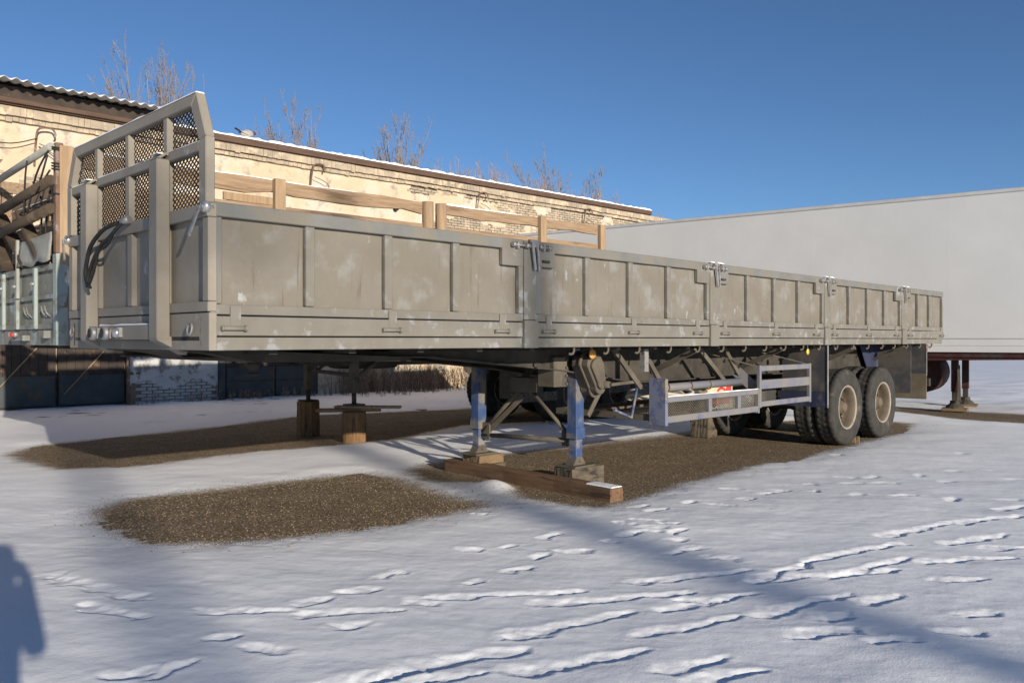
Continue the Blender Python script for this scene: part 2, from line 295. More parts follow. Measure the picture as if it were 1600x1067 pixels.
def snow_height(x, y):
    sd = np.full(x.shape, 1e9)
    for P in PATCHES: sd = np.minimum(sd, poly_sd(x, y, P))
    near = (y > -5) & (y < 60) & (np.abs(x) < 50)
    sd = sd + .09 + (fbm(x * 1.7, y * 1.7, 3) - .5) * .16 + (fbm(x * 9, y * 9, 5, 3) - .5) * .14
    px, py = gp(765, 762); sd = sd + .6 * np.exp(-(((x - px) / .3) ** 2 + ((y - py) / .34) ** 2))
    k = np.clip((sd + .22) / .95, 0, 1); k = k * k * (3 - 2 * k)
    z = -.010 + .036 * k
    und = (fbm(x * .55, y * .55, 11) - .5) * .045 + (fbm(x * 1.6 + y * .5, y * 2.6, 17) - .5) * .018 + (fbm(x * 6 + y * 2, y * 9, 23, 4) - .5) * .0055
    z = z + und * np.clip((sd + .2) / .6, 0, 1) + (fbm(x * 30, y * 30, 61, 3) - .5) * .009 * np.exp(-(sd / .22) ** 2)
    far = np.clip((y - 14) / 6, 0, 1) * np.clip((60 - y) / 20, 0, 1)
    z = z + far * ((fbm(x * 1.3, y * 3, 31) - .5) * .10) * np.clip(sd, 0, 1)
    # drift against the plank
    z = z + .045 * np.exp(-(((x - px - .05) / .16) ** 2 + ((y - py - .1) / .26) ** 2))
    def dent(ax, ay, bx, by, w, dep, taper=True):
        m = (x > min(ax, bx) - .5) & (x < max(ax, bx) + .5) & (y > min(ay, by) - .5) & (y < max(ay, by) + .5)
        if not m.any(): return
        X = x[m]; Y = y[m]; ex, ey = bx - ax, by - ay; l2 = ex * ex + ey * ey + 1e-9
        X = X + (fbm(X * 8, Y * 8, 41, 3) - .5) * .11; Y = Y + (fbm(X * 8, Y * 8, 47, 3) - .5) * .11
        t = np.clip(((X - ax) * ex + (Y - ay) * ey) / l2, 0, 1)
        d = np.hypot(X - ax - t * ex, Y - ay - t * ey); ln = math.sqrt(l2); sg = 1 if ex > 0 else -1; pp = ((X - ax) * -ey + (Y - ay) * ex) / ln * sg
        ww = w * ((1 - .45 * t) if taper else 1) * (.98 + .42 * np.tanh(pp / .02))
        q = d / ww
        prof = -dep * np.clip(1.35 - 1.35 * q, 0, 1) * (q < 1) + dep * .16 * np.exp(-((q - 1.3) / .3) ** 2)
        z[m] += prof * (.35 + .8 * fbm(X * 10, Y * 10, 53, 2) + .5 * fbm(X * 34, Y * 34, 57, 2)) + (q < 1.1) * (fbm(X * 36, Y * 36, 59, 2) - .5) * .009
    for a in LONGS:
        p = gp(a[0], a[1]); q = gp(a[2], a[3]); dent(*p, *q, .064 * a[4], .0105)
    rr = random.Random(5)
    for a in SMALL:
        p = gp(*a); an = rr.uniform(-.5, .9); l = rr.uniform(.03, .085)
        dent(p[0] - l * math.cos(an), p[1] - l * math.sin(an), p[0] + l * math.cos(an), p[1] + l * math.sin(an), rr.uniform(.044, .060), .0105, False)
    for i in range(160):              # trampled strip in front of the far building and beyond the white trailer
        cx = rr.uniform(-11, 1); cy = rr.uniform(14.5, 21)
        an = rr.uniform(-.3, .9); l = rr.uniform(.05, .5); dent(cx, cy, cx + l * math.cos(an), cy + l * math.sin(an), .08, .04)
    return z, sd
def axis(lo, hi, step, g1, limit, far):
    c = list(np.arange(lo, hi, step)); s = step; v = c[-1]
    while v < limit: s *= g1; v += s; c.append(v)
    while v < far: s *= 1.35; v += s; c.append(v)
    s = step; v = c[0]; pre = []
    while v > -limit: s *= g1; v -= s; pre.append(v)
    while v > -far: s *= 1.35; v -= s; pre.append(v)
    return np.array(pre[::-1] + c)
gx = axis(-3.9, 3.9, .017, 1.016, 24, 3000); gy = axis(3.5, 7.0, .0135, 1.016, 34, 3000)
XX, YY = np.meshgrid(gx, gy); shp = XX.shape
zz, sd = snow_height(XX.ravel().copy(), YY.ravel().copy())
nx, ny = len(gx), len(gy)
co = np.stack([XX.ravel(), YY.ravel(), zz], 1).astype(np.float32)
idx = np.arange(nx * ny).reshape(ny, nx)
quads = np.stack([idx[:-1, :-1], idx[:-1, 1:], idx[1:, 1:], idx[1:, :-1]], -1).reshape(-1, 4)
# drop quads that lie well under the gravel sheet
keep = co[quads][:, :, 2].max(1) > -.0095
quads = quads[keep]
me = bpy.data.meshes.new('snow_ground'); me.vertices.add(len(co)); me.vertices.foreach_set('co', co.ravel())
me.loops.add(quads.size); me.loops.foreach_set('vertex_index', quads.ravel().astype(np.int32))
me.polygons.add(len(quads)); me.polygons.foreach_set('loop_start', np.arange(0, quads.size, 4, dtype=np.int32)); me.polygons.foreach_set('loop_total', np.full(len(quads), 4, np.int32))
me.update(); me.validate(); me.polygons.foreach_set('use_smooth', np.ones(len(me.polygons), bool))
at = me.attributes.new('thin', 'FLOAT', 'POINT'); at.data.foreach_set('value', np.clip(.80 - sd * 1.15, 0, .86).astype(np.float32))
me.materials.append(SNOW); snow = bpy.data.objects.new('snow_ground', me); COL.objects.link(snow)
tag(snow, 'wide snow cover with footprints and scuffed drag marks', kind='structure')
# gravel sheet under the snow
gxs = np.arange(-14, 16, .10); gys = np.arange(3, 24, .10); GX, GY = np.meshgrid(gxs, gys)
gz = (fbm(GX * 1.5, GY * 1.5, 71) - .5) * .010 - .002
mb = MB(); w_ = len(gxs)
mb.add(np.stack([GX.ravel(), GY.ravel(), gz.ravel()], 1).tolist(), [(j * w_ + i, j * w_ + i + 1, (j + 1) * w_ + i + 1, (j + 1) * w_ + i) for j in range(len(gys) - 1) for i in range(w_ - 1)], True)
tag(mb.build('gravel_ground', GRAVEL), 'bare brown gravel showing where no snow lies under the trailers', kind='structure')
# loose pebbles on the gravel and thinning out into the snow edge
rr = random.Random(9); pb = MB(); cand = []
for P, n in zip(PATCHES, (9000, 9000, 4500, 800)):
    xs = [p[0] for p in P]; ys = [p[1] for p in P]
    a = np.array([(rr.uniform(min(xs) - .5, max(xs) + .5), rr.uniform(min(ys) - .5, max(ys) + .5)) for _ in range(n * 2)])
    d = poly_sd(a[:, 0], a[:, 1], P)
    for (px, py), dd in zip(a, d):
        if dd < -.1 and rr.random() < .4 or -.1 <= dd < .5 and rr.random() < .95 * math.exp(-max(dd, 0) / .12): cand.append((px, py))
c_ = np.array(cand); zc, sdc = snow_height(c_[:, 0].copy(), c_[:, 1].copy())
for (px, py), z0 in zip(cand, zc):
    r = rr.choice((.004, .005, .006, .007, .009)); z0 = max(z0, -.002)
    t = rr.random() * 6.3; vs = [(px + r * rr.uniform(.8, 1.3) * math.cos(t + k * 1.571), py + r * rr.uniform(.8, 1.3) * math.sin(t + k * 1.571), z0 + .001) for k in range(4)]
    pb.add(vs + [(px, py, z0 + r * rr.uniform(.6, 1.1))], [(0, 1, 4), (1, 2, 4), (2, 3, 4), (3, 0, 4)])
tag(pb.build('loose_gravel', M('loose_pebbles', (.12, .09, .058), (.33, .25, .165), 60, .9, 0)), 'scattered loose pebbles along the edges of the bare patches', kind='stuff')

# ------------------------------------------------------------------ main flatbed trailer (local x = along, y = inward from the near side, z = up)
RZ = math.atan2(.7145, .6997)
P0 = (-1.82, 5.0)
T1 = thing('flatbed_trailer', 'long dusty grey dropside trailer in front with tall mesh headboard and blue landing legs', 'trailer', (P0[0], P0[1], 0), RZ)
WD, LEN, ZT, ZH, ZL, ZB = 2.45, 13.42, 2.338, 1.655, 1.521, 1.435
POSTS = [2.825, 5.77, 8.66, 11.5]
def snowcap(boxes, parent, name='snow_layer'):
    mb = MB(); q = random.Random(3)
    for x0, x1, y0, y1, z, h in boxes:
        n = max(2, int(max(x1 - x0, y1 - y0) / .12)); al = (x1 - x0) >= (y1 - y0)
        vs = []; fs = []
        for i in range(n + 1):
            t = i / n; hh = h * q.uniform(.45, 1.25)
            if al: x = x0 + (x1 - x0) * t; vs += [(x, y0, z), (x, y0 + .12 * (y1 - y0), z + hh), (x, y1 - .12 * (y1 - y0), z + hh), (x, y1, z)]
            else: y = y0 + (y1 - y0) * t; vs += [(x0, y, z), (x0 + .12 * (x1 - x0), y, z + hh), (x1 - .12 * (x1 - x0), y, z + hh), (x1, y, z)]
        for i in range(n):
            for k in range(3): fs.append((i * 4 + k, i * 4 + k + 1, i * 4 + k + 5, i * 4 + k + 4))
        fs += [(0, 1, 2, 3), (n * 4, n * 4 + 1, n * 4 + 2, n * 4 + 3)]
        mb.add(vs, fs)
    return mb.build(name, SNOWCAP, parent)

def dropside(x0, x1, near, ribs, hinges, parent):
    """one folding board: recessed sheet with rails, ribs and hinges as its sub-parts"""
    y = (lambda v: v) if near else (lambda v: WD - v)
    def bx(a, b, c, d, e, f): return B(a, b, *sorted((y(c), y(d))), e, f)
    L_ = x1 - x0; nx_ = max(8, int(L_ / .11)); sh = MB(); vs = []; fs = []; q = random.Random(int(x0 * 100))
    ph = q.random() * 6
    zs = [ZH + .01 + (ZT - .02 - ZH) * j / 6 for j in range(7)]
    for j in range(7):
        for i in range(nx_ + 1):
            X = x0 + .02 + (L_ - .04) * i / nx_
            vs.append((X, y(.052 + .006 * math.sin(X * 9.6 + ph) * math.sin(math.pi * j / 6) + q.uniform(-.0012, .0012)), zs[j]))
    for j in range(6):
        for i in range(nx_):
            a = j * (nx_ + 1) + i; fs.append((a, a + 1, a + nx_ + 2, a + nx_ + 1))
    sh.add(vs, fs, True); sh.box(x0 + .02, x1 - .02, *sorted((y(.062), y(.072))), ZH + .01, ZT - .02)
    sb = sh.build('side_board', DUST, parent)
    bx(x0, x1, .008, .05, ZT - .088, ZT).build('top_rail', WIPED, sb, .005)
    bx(x0, x1, .012, .05, ZH, ZH + .062).build('bottom_rail', DUST2, sb, .004)
    sw = .075
    bx(x0, x0 + sw, .010, .05, ZH + .065, ZT - .091).build('stile', WIPED if x0 < 4 else DUST2, sb, .004)
    bx(x1 - sw * .7, x1, .010, .05, ZH + .065, ZT - .091).build('stile', DUST2, sb, .004)
    proto = None
    for r in ribs:
        if proto is None: proto = place('rib', bx(-.034, .034, .010, .05, ZH + .065, ZT - .091), DUST2, sb, (r, 0, 0), .005)
        else: again(proto, sb, (r, 0, 0))
    # corner plates under the latches
    if near:
        if x0 > 1: bx(x0 + .001, x0 + .24, .006, .046, ZT - .215, ZT - .004).build('corner_plate', WIPED, sb, .004)
        if x1 < 13: bx(x1 - .25, x1 - .001, .006, .046, ZT - .225, ZT - .004).build('corner_plate', DUST2, sb, .004)
    hp = None
    for h in hinges:
        if hp is None:
            mb = bx(-.035, .035, .0, .0118, ZH - .078, ZH + .052)
            mb.tube([(-.085, y(-.012), ZH - .085), (.055, y(-.012), ZH - .085)], .0135, 8)
            mb.tube([(-.10, y(-.012), ZH - .085), (-.084, y(-.012), ZH - .085)], .017, 8)
            mb.tube([(.05, y(-.012), ZH - .085), (.068, y(-.012), ZH - .085)], .020, 8)
            hp = place('hinge', mb, DUST2, sb, (h, 0, 0), .002)
        else: again(hp, sb, (h, 0, 0))
    return sb
edges = [0.012] + POSTS + [LEN + .002]
for i in range(5):
    a = edges[i] + (.078 if i else 0); b = edges[i + 1] - (.078 if i < 4 else 0); L_ = b - a
    if i == 0: ribs = [.705, 1.35, 2.0]
    elif i < 4: ribs = [a + .70 + k * .655 for k in range(3)]
    else: ribs = [a + .62, a + 1.17]
    hs = [a + .16, a + L_ / 2, b - .25] if i < 4 else [a + .2, b - .12]
    dropside(a, b, True, ribs, hs, T1); dropside(a, b, False, ribs, hs, T1)
for near in (True, False):
    y = (lambda v: v) if near else (lambda v: WD - v)
    def bx(a, b, c, d, e, f): return B(a, b, *sorted((y(c), y(d))), e, f)
    for i in range(5):
        a = edges[i] + (.088 if i else -.01); b = edges[i + 1] - (.088 if i < 4 else .0)
        bx(a, b, .004, .085, ZL + .004, ZH - .010).build('side_rail', DUST2, T1, .004)
        bx(a, b - (.05 if i == 4 else 0), .014, .10, ZB, ZL - .005).build('lower_rail', DUST2, T1, .004)
    bx(0.0, LEN - .02, .105, .125, ZB + .02, ZH - .02).build('rail_web', DARKMET, T1)
    for k, px in enumerate(POSTS):
        p = bx(px - .074, px + .074, .002, .07, ZH + .012, ZT - .006).build('side_post', DUST2, T1, .004)
        bx(px - .085, px + .085, -.016, .08, ZB - .004, ZH + .008).build('post_foot', DUST2, p, .004)
        if near:
            for sgn, x_a, x_b in ((-1, -.235, -.035), (1, .085, .235)):
                mb = MB(); mb.tube([(px + x_a, -.024, ZT - .052), (px + x_b, -.024, ZT - .052)], .0125, 8)
                mb.tube([(px + x_a - .004, -.024, ZT - .052), (px + x_a + .03, -.024, ZT - .052)], .020, 8)
                mb.tube([(px + x_b - .05, -.024, ZT - .052), (px + x_b, -.024, ZT - .052)], .021, 8)
                mb.box(px + x_a + .05, px + x_a + .075, -.03, .004, ZT - .08, ZT - .028)
                mb.build('latch_bolt', STEEL, p)
            hm = MB()
            hm.bar((px - .012, -.035, ZT - .02), (px + .03, -.03, ZT - .25), .026, .010, (0, 1, 0))
            hm.bar((px + .052, -.032, ZT - .03), (px + .066, -.026, ZT - .10), .020, .010, (0, 1, 0))
            hm.bar((px + .066, -.026, ZT - .10), (px + .086, -.02, ZT - .25), .020, .010, (0, 1, 0))
            hm.box(px - .03, px + .07, -.028, .0, ZT - .06, ZT + .004)
            hm.build('latch_handle', STEEL, p)
            bx(px + .15, px + .235, -.012, .0055, ZT - .178, ZT - .158).build('board_stop', DARKMET, p)
            if k >= 1: snowcap([(px - .12, px - .03, -.03, .06, ZT, .014), (px + .03, px + .16, -.04, .06, ZT - .004, .018)], p)
# rear board
B(LEN - .055, LEN - .005, .06, WD - .06, ZH + .0, ZT - .01).build('rear_board', DUST, T1, .005)
# deck
mb = MB()
for i in range(16): mb.box(.03, LEN - .06, .13 + i * .137, .13 + i * .137 + .13, ZB + .10, ZB + .135)
mb.build('deck_planking', WOODX, T1)
B(.0, LEN - .1, .13, WD - .13, ZB + .06, ZB + .085).build('deck_underside', DARKMET, T1)

# ---- front wall and headboard
FW = 2.44
B(.03, .045, .05, FW - .05, 1.70, 2.30).build('front_panel', FRONT, T1)
fw = MB(); fw.box(-.012, .05, .0, FW, 2.243, 2.325)
fw.box(-.008, .05, .0, FW, 1.672, 1.732); fw.build('front_rail', FRONT, T1, .004)
B(.0, .05, .0, FW, ZB, 1.664).build('front_sill', FRONT, T1, .004)
for y0, y1 in ((0, .075), (FW - .075, FW)): B(-.006, .049, y0, y1, 1.735, 2.24).build('front_stile', FRONT, T1, .004)
B(-.004, .049, 1.165, 1.245, 1.735, 2.24).build('front_stile', FRONT, T1, .004)
for y0, y1 in ((.60, .66), (1.80, 1.86)): B(-.004, .049, y0, y1, 1.735, 2.24).build('front_stile', FRONT, T1, .004)
post_m = MB()
def uprights(y0, y1, name):
    o = B(-.095, -.008, y0, y1, 1.50, 2.66).build(name, FRONT, T1, .008)
    MB().prism([(-.094, y0 + .002, 1.498), (-.094, y1 - .002, 1.498), (.1, y1 - .002, 1.40), (.1, y0 + .002, 1.40)], (0.02, 0, .06)).build('curved_foot', FRONT, o, .004)
    MB().prism([(-.094, y0 + .001, 2.661), (-.094, y1 - .001, 2.661), (-.035, y1 - .001, 2.705), (-.035, y0 + .001, 2.705)], (.028, 0, .0)).build('post_cap', FRONT, o, .003)
    snowcap([(-.09, -.012, y0 + .01, y1 - .01, 2.69, .012)], o)
uprights(.525, .655, 'headboard_post'); uprights(1.785, 1.915, 'headboard_post')
def hb(pts, w=.062, d=.055, x=.012, name='frame_tube'):
    mb = MB()
    for p, q in zip(pts[:-1], pts[1:]): mb.bar((x, *p), (x, *q), d, w, (1, 0, 0) if abs(p[0] - q[0]) < 1e-6 else (0, 0, 1))
    return mb
frame = MB(); OUT = [(.032, 2.33), (.032, 2.72), (.155, 3.0), (2.275, 3.0), (2.408, 2.72), (2.408, 2.33)]
inn = [(.098, 2.33), (.098, 2.708), (.205, 2.935), (2.228, 2.935), (2.345, 2.708), (2.345, 2.33)]
outp = [(.0, 2.326), (.0, 2.728), (.128, 3.012), (2.30, 3.012), (2.44, 2.728), (2.44, 2.326)]
for k in range(5):
    frame.prism([(-.02, *outp[k]), (-.02, *outp[k + 1]), (-.02, *inn[k + 1]), (-.02, *inn[k])], (.06, 0, 0))
HB = frame.build('headboard_frame', FRONT, T1, .007)
B(-.018, .036, .099, 2.344, 2.645, 2.707).build('cross_rail', FRONT, HB, .006)
for y0 in (.555, 1.19, 1.78):
    mb = B(-.016, .034, y0, y0 + .062, 2.708, 2.934); mb.build('upright_bar', FRONT, HB, .006)
B(-.016, .034, 1.18, 1.25, 2.327, 2.644).build('upright_bar', FRONT, HB, .006)
for y0 in (.56, 1.80): B(-.016, .034, y0, y0 + .062, 2.327, 2.644).build('upright_bar', FRONT, HB, .006)
snowcap([(-.02, .04, .14, 2.29, 3.011, .014), (-.016, .034, .1, 2.34, 2.706, .008)], HB)
# expanded metal infill
def clip_line(p, d, poly):
    t0, t1 = -9, 9; n = len(poly); s_ = sum((poly[i][0] * poly[(i + 1) % n][1] - poly[(i + 1) % n][0] * poly[i][1]) for i in range(n)); sg = 1 if s_ > 0 else -1
    for i in range(n):
        a = poly[i]; b = poly[(i + 1) % n]; nx_, ny_ = -(b[1] - a[1]) * sg, (b[0] - a[0]) * sg
        den = d[0] * nx_ + d[1] * ny_; num = (p[0] - a[0]) * nx_ + (p[1] - a[1]) * ny_
        if abs(den) < 1e-9:
            if num < 0: return None
        else:
            t = -num / den
            if den > 0: t0 = max(t0, t)
            else: t1 = min(t1, t)
    return (t0, t1) if t1 > t0 + .005 else None
def mesh_infill(poly, to3, pitch, w, th, ang, up):
    mb = MB(); ctr = (sum(p[0] for p in poly) / len(poly), sum(p[1] for p in poly) / len(poly))
    for sgn in (1, -1):
        d = (math.cos(ang) , sgn * math.sin(ang)); nrm = (-d[1], d[0])
        for k in range(-90, 91):
            p = (ctr[0] + nrm[0] * k * pitch, ctr[1] + nrm[1] * k * pitch); t = clip_line(p, d, poly)
            if t:
                o = .002 * sgn
                mb.bar(to3(p[0] + d[0] * t[0], p[1] + d[1] * t[0], o), to3(p[0] + d[0] * t[1], p[1] + d[1] * t[1], o), w, th, up)
    return mb
mesh_infill([(.06, 2.31), (2.385, 2.31), (2.385, 2.73), (2.25, 2.96), (.18, 2.96), (.06, 2.73)], lambda a, b, o: (.026 + o, a, b), .030, .0075, .005, R(36), (1, 0, 0)).build('wire_mesh', DARKMET, HB)
# corner latches, shackles, air couplings, hose
for yy, sg in ((-.02, 1), (FW + .02, -1)):
    mb = MB().lathe([(.0, -.02), (.034, -.018), (.04, .0), (.034, .02), (0, .022)], (-.02, yy + .03 * sg, 2.30), (1, 0, 0), 12)
    mb.tube([(-.045, yy + .03 * sg, 2.30), (.03, yy + .03 * sg, 2.30)], .014, 8)
    o = mb.build('corner_latch', CHROME, T1)
    MB().bar((-.055, yy + .03 * sg, 2.30), (-.075, yy + .13 * sg, 2.13), .022, .012, (1, 0, 0)).build('latch_lever', STEEL, o)
for yy in (.20, 2.30):
    pts = [(-.03 + .005 * math.sin(t), yy + .032 * math.cos(t), 1.565 + .036 * math.sin(t)) for t in [k * math.pi / 6 for k in range(13)]]
    MB().tube(pts, .007, 6, cap=False).build('tie_ring', STEEL, T1)
mb = B(-.075, -.002, .70, 1.62, 1.50, 1.60); bxo = mb.build('coupling_box', FRONT, T1, .004); snowcap([(-.07, -.005, .72, 1.6, 1.60, .012)], bxo)
for yy in (1.36, 1.60):
    mb = MB().lathe([(.018, .0), (.045, .0), (.05, .02), (.05, .05), (.036, .062), (.036, .04), (.0, .035)], (-.077, yy, 1.548), (-1, 0, 0), 16)
    mb.box(-.11, -.078, yy - .075, yy - .052, 1.51, 1.585); mb.bar((-.105, yy + .06, 1.515), (-.1, yy + .075, 1.60), .02, .02)
    mb.build('air_coupling', STEEL, bxo); MB().lathe([(0, 0), (.034, 0), (.034, .012), (0, .012)], (-.128, yy, 1.548), (-1, 0, 0), 14).build('dark_hole_disc', BLACK, bxo)  # black disc stands in for the shade inside the coupling's hole
mb = MB().lathe([(.03, 0), (.036, .02), (.028, .04), (0, .042)], (-.077, 1.20, 1.548), (-1, 0, 0), 12); mb.box(-.10, -.077, 1.14, 1.18, 1.52, 1.585); mb.build('plug_socket', CHROME, bxo)
def smooth(pts, n=5):
    out = []; P = [Vector(p) for p in pts]; P = [P[0]] + P + [P[-1]]
    for i in range(1, len(P) - 2):
        for k in range(n):
            t = k / n; a, b, c, d = P[i - 1], P[i], P[i + 1], P[i + 2]
            out.append(.5 * ((2 * b) + (-a + c) * t + (2 * a - 5 * b + 4 * c - d) * t * t + (-a + 3 * b - 3 * c + d) * t ** 3))
    return out + [P[-2]]
hose = MB()
hose.tube(smooth([(-.03, 1.17, 2.33), (-.07, 1.20, 2.30), (-.10, 1.32, 2.22), (-.11, 1.48, 2.16), (-.11, 1.62, 2.06), (-.115, 1.70, 1.94), (-.125, 1.62, 1.88)]), .013, 8)
hose.tube(smooth([(-.03, 1.26, 2.325), (-.08, 1.30, 2.31), (-.11, 1.44, 2.27), (-.12, 1.62, 2.18), (-.118, 1.70, 2.08), (-.118, 1.73, 1.98), (-.12, 1.68, 1.89)]), .015, 8)
hose.tube(smooth([(-.12, 1.68, 1.89), (-.10, 1.58, 2.05), (-.11, 1.50, 2.13), (-.10, 1.36, 2.17), (-.09, 1.24, 2.27)]), .011, 8)
ho = hose.build('air_hose', BLACK, T1)
MB().tube([(-.028, 1.14, 2.335), (-.06, 1.20, 2.325)], .028, 10).build('hose_coupling', STEEL, ho)

# ---- chassis
def ibeam(y0, pts):
    mb = MB()
    for (xa, za), (xb, zb) in zip(pts[:-1], pts[1:]):
        zt = ZB + .055
        mb.prism([(xa, y0 - .006, za), (xb, y0 - .006, zb), (xb, y0 - .006, zt), (xa, y0 - .006, zt)], (0, .012, 0))
        mb.prism([(xa, y0 - .07, za - .014), (xb, y0 - .07, zb - .014), (xb, y0 - .07, zb), (xa, y0 - .07, za)], (0, .14, 0))
    return mb.build('main_beam', DARKMET, T1)
for yy in (.72, 1.73): ibeam(yy, [(.15, 1.385), (2.3, 1.36), (4.0, 1.20), (5.2, 1.04), (12.6, 1.04), (13.2, 1.15)])
mb = MB(); xk = .5
while xk < 13.2: mb.box(xk - .03, xk + .03, .13, WD - .13, ZB - .03, ZB + .055); xk += .62
mb.build('cross_member', DARKMET, T1)
# king-pin plate and curved front skid
MB().prism([(.05, .45, 1.43), (.25, .45, 1.405), (.55, .45, 1.345), (1.9, .45, 1.33), (1.9, .45, 1.36), (.05, .45, 1.45)], (0, 1.55, 0)).build('coupling_plate', DARKMET, T1)
MB().lathe([(0, 0), (.05, 0), (.05, -.05), (.035, -.055), (.035, -.09), (.05, -.095), (.05, -.11), (0, -.112)], (.95, WD / 2, 1.33), (0, 0, 1), 16).build('king_pin', DARKMET, T1)
# outrigger brackets sloping from main beam to side rail
proto = None; k = 0
for xk in (5.6, 7.6, 9.9, 11.9):
    if proto is None: proto = place('outrigger', MB().bar((0, .13, ZB - .05), (0, .70, 1.14), .055, .05), UNDER, T1, (xk, 0, 0))
    else: again(proto, T1, (xk, 0, 0))
# rope hooks
proto = None
for xk in [3.45, 3.95, 4.45, 5.0, 5.55, 6.05, 6.55, 7.05, 7.55, 8.05, 8.55, 9.1, 9.65, 10.2, 10.75, 11.25, 11.8, 12.4, 12.95]:
    if proto is None: proto = place('rope_hook', MB().tube([(0, .05, ZB), (0, .05, ZB - .035), (-.006, .058, ZB - .058), (-.02, .07, ZB - .066), (-.04, .08, ZB - .058)], .0125, 6), UNDER, T1, (xk, 0, 0))
    else: again(proto, T1, (xk, 0, 0))
# ---- landing legs
def landing_leg(x, y, ztop, zfoot):
    lg = MB().box(x - .062, x + .062, y - .062, y + .062, zfoot + .29, ztop).box(x - .07, x + .07, y - .07, y + .07, zfoot + .28, zfoot + .40).build('landing_leg', LEGB, T1, .006)
    B(x - .05, x + .05, y - .05, y + .05, zfoot + .05, zfoot + .279).build('inner_tube', BLUE, lg, .004)
    f = MB().prism([(x - .16, y - .13, zfoot), (x + .16, y - .13, zfoot), (x + .16, y + .13, zfoot), (x - .16, y + .13, zfoot)], (0, 0, .018))
    f.prism([(x - .1, y - .055, zfoot + .018), (x + .1, y - .055, zfoot + .018), (x + .04, y - .055, zfoot + .10), (x - .04, y - .055, zfoot + .10)], (0, .11, 0))
    f.tube([(x, y - .085, zfoot + .07), (x, y + .085, zfoot + .07)], .022, 10)
    f.build('leg_foot', UNDER, lg)
    return lg
LX, LX2 = 4.27, 4.13
lg1 = landing_leg(LX, .72, 1.40, .205); lg2 = landing_leg(LX2, 2.02, 1.40, .222)
# gearbox, mounting flange, crank on the near leg
g = MB(); pr = []
for k in range(14): t = math.pi * k / 13; pr.append((LX - .0 + .135 * math.cos(t) - .02, .0, 1.245 + .13 * math.sin(t)))
for k in range(10): t = math.pi + math.pi * k / 9; pr.append((LX + .07 + .085 * math.cos(t), .0, 1.02 + .085 * math.sin(t)))
c0 = Vector((LX - .0, 0, 1.18))
def scl(p, s, y): v = Vector(p); return (c0.x + (v.x - c0.x) * s, y, c0.z + (v.z - c0.z) * s)
g.prism([scl(p, 1, .55) for p in pr], (0, .10, 0)); g.prism([scl(p, 1.10, .52) for p in pr], (0, .03, 0)); g.prism([scl(p, .95, .44) for p in pr], (0, .08, 0)); g.prism([scl(p, .72, .405) for p in pr], (0, .035, 0))
gb = g.build('gearbox', UNDER, lg1, .008)
MB().tube([(LX + .10, .47, 1.05), (LX + .10, .36, 1.05)], [.05, .032], 12).build('gear_shaft', UNDER, gb)
mb = MB().box(LX - .16, LX + .16, .79, .80, 1.02, 1.42)
mb.build('mounting_flange', UNDER, lg1)
mb = MB().box(LX - .40, LX - .20, .66, .88, 1.03, 1.33); fl = mb.build('gear_bracket', UNDER, lg1, .006)
bolt = None
for zz_ in (1.06, 1.14, 1.22, 1.30):
    if bolt is None: bolt = place('bolt', MB().lathe([(0, -.014), (.015, -.014), (.015, 0)], (LX - .22, .658, 0), (0, 1, 0), 6, False), UNDER, fl, (0, 0, zz_))
    else: again(bolt, fl, (0, 0, zz_))
cr = MB().bar((LX + .10, .345, 1.05), (LX + .55, .33, 1.07), .03, .03)
cr.build('crank_shaft', UNDER, lg1)
MB().tube([(LX + .55, .33, 1.07), (LX + .40, .31, .70), (LX - .02 + .12, .30, .80)], .016, 8).build('crank_handle', BLUE, lg1)
MB().bar((LX + .08, .62, .72), (LX + .34, .62, 1.04), .055, .012, (0, 1, 0)).build('crank_hook', UNDER, lg1)
MB().lathe([(0, -.012), (.045, -.01), (.05, .0), (.05, .006), (0, .008)], (LX - .12, .40, 1.36), (0, 1, 0), 18).build('round_reflector', AMBER, T1)
B(LX - .135, LX - .105, .41, .416, 1.36, 1.44).build('reflector_bracket', STEEL, T1)
# leg bracing
br = MB(); xm = (LX + LX2) / 2; ym = 1.37
br.tube([(LX, .79, .50), (xm, ym - .06, .98)], .022, 8); br.tube([(LX2, 1.95, .48), (xm, ym + .06, .98)], .024, 8)
br.tube([(LX, .79, .46), (LX2, 1.95, .44)], .024, 8)
br.bar((LX2 + .01, 1.93, .44), (xm, ym + .02, .90), .02, .05)
bo = br.build('leg_brace', UNDER, T1)
MB().box(xm - .07, xm + .07, ym - .15, ym + .15, .94, 1.10).bar((xm, ym, 1.10), (xm + .3, ym, 1.40), .10, .02).build('brace_bracket', UNDER, bo, .004)
for x_, y_, s_ in ((LX, .80, 1), (LX2, 1.94, -1)): B(x_ - .012, x_ + .012, *sorted((y_ - .02 * s_, y_ + .10 * s_)), .40, .58).build('brace_lug', UNDER, bo)
B(LX + .55, LX + .62, .25, .31, 1.17, ZB).build('hanger_strap', STEEL, T1)
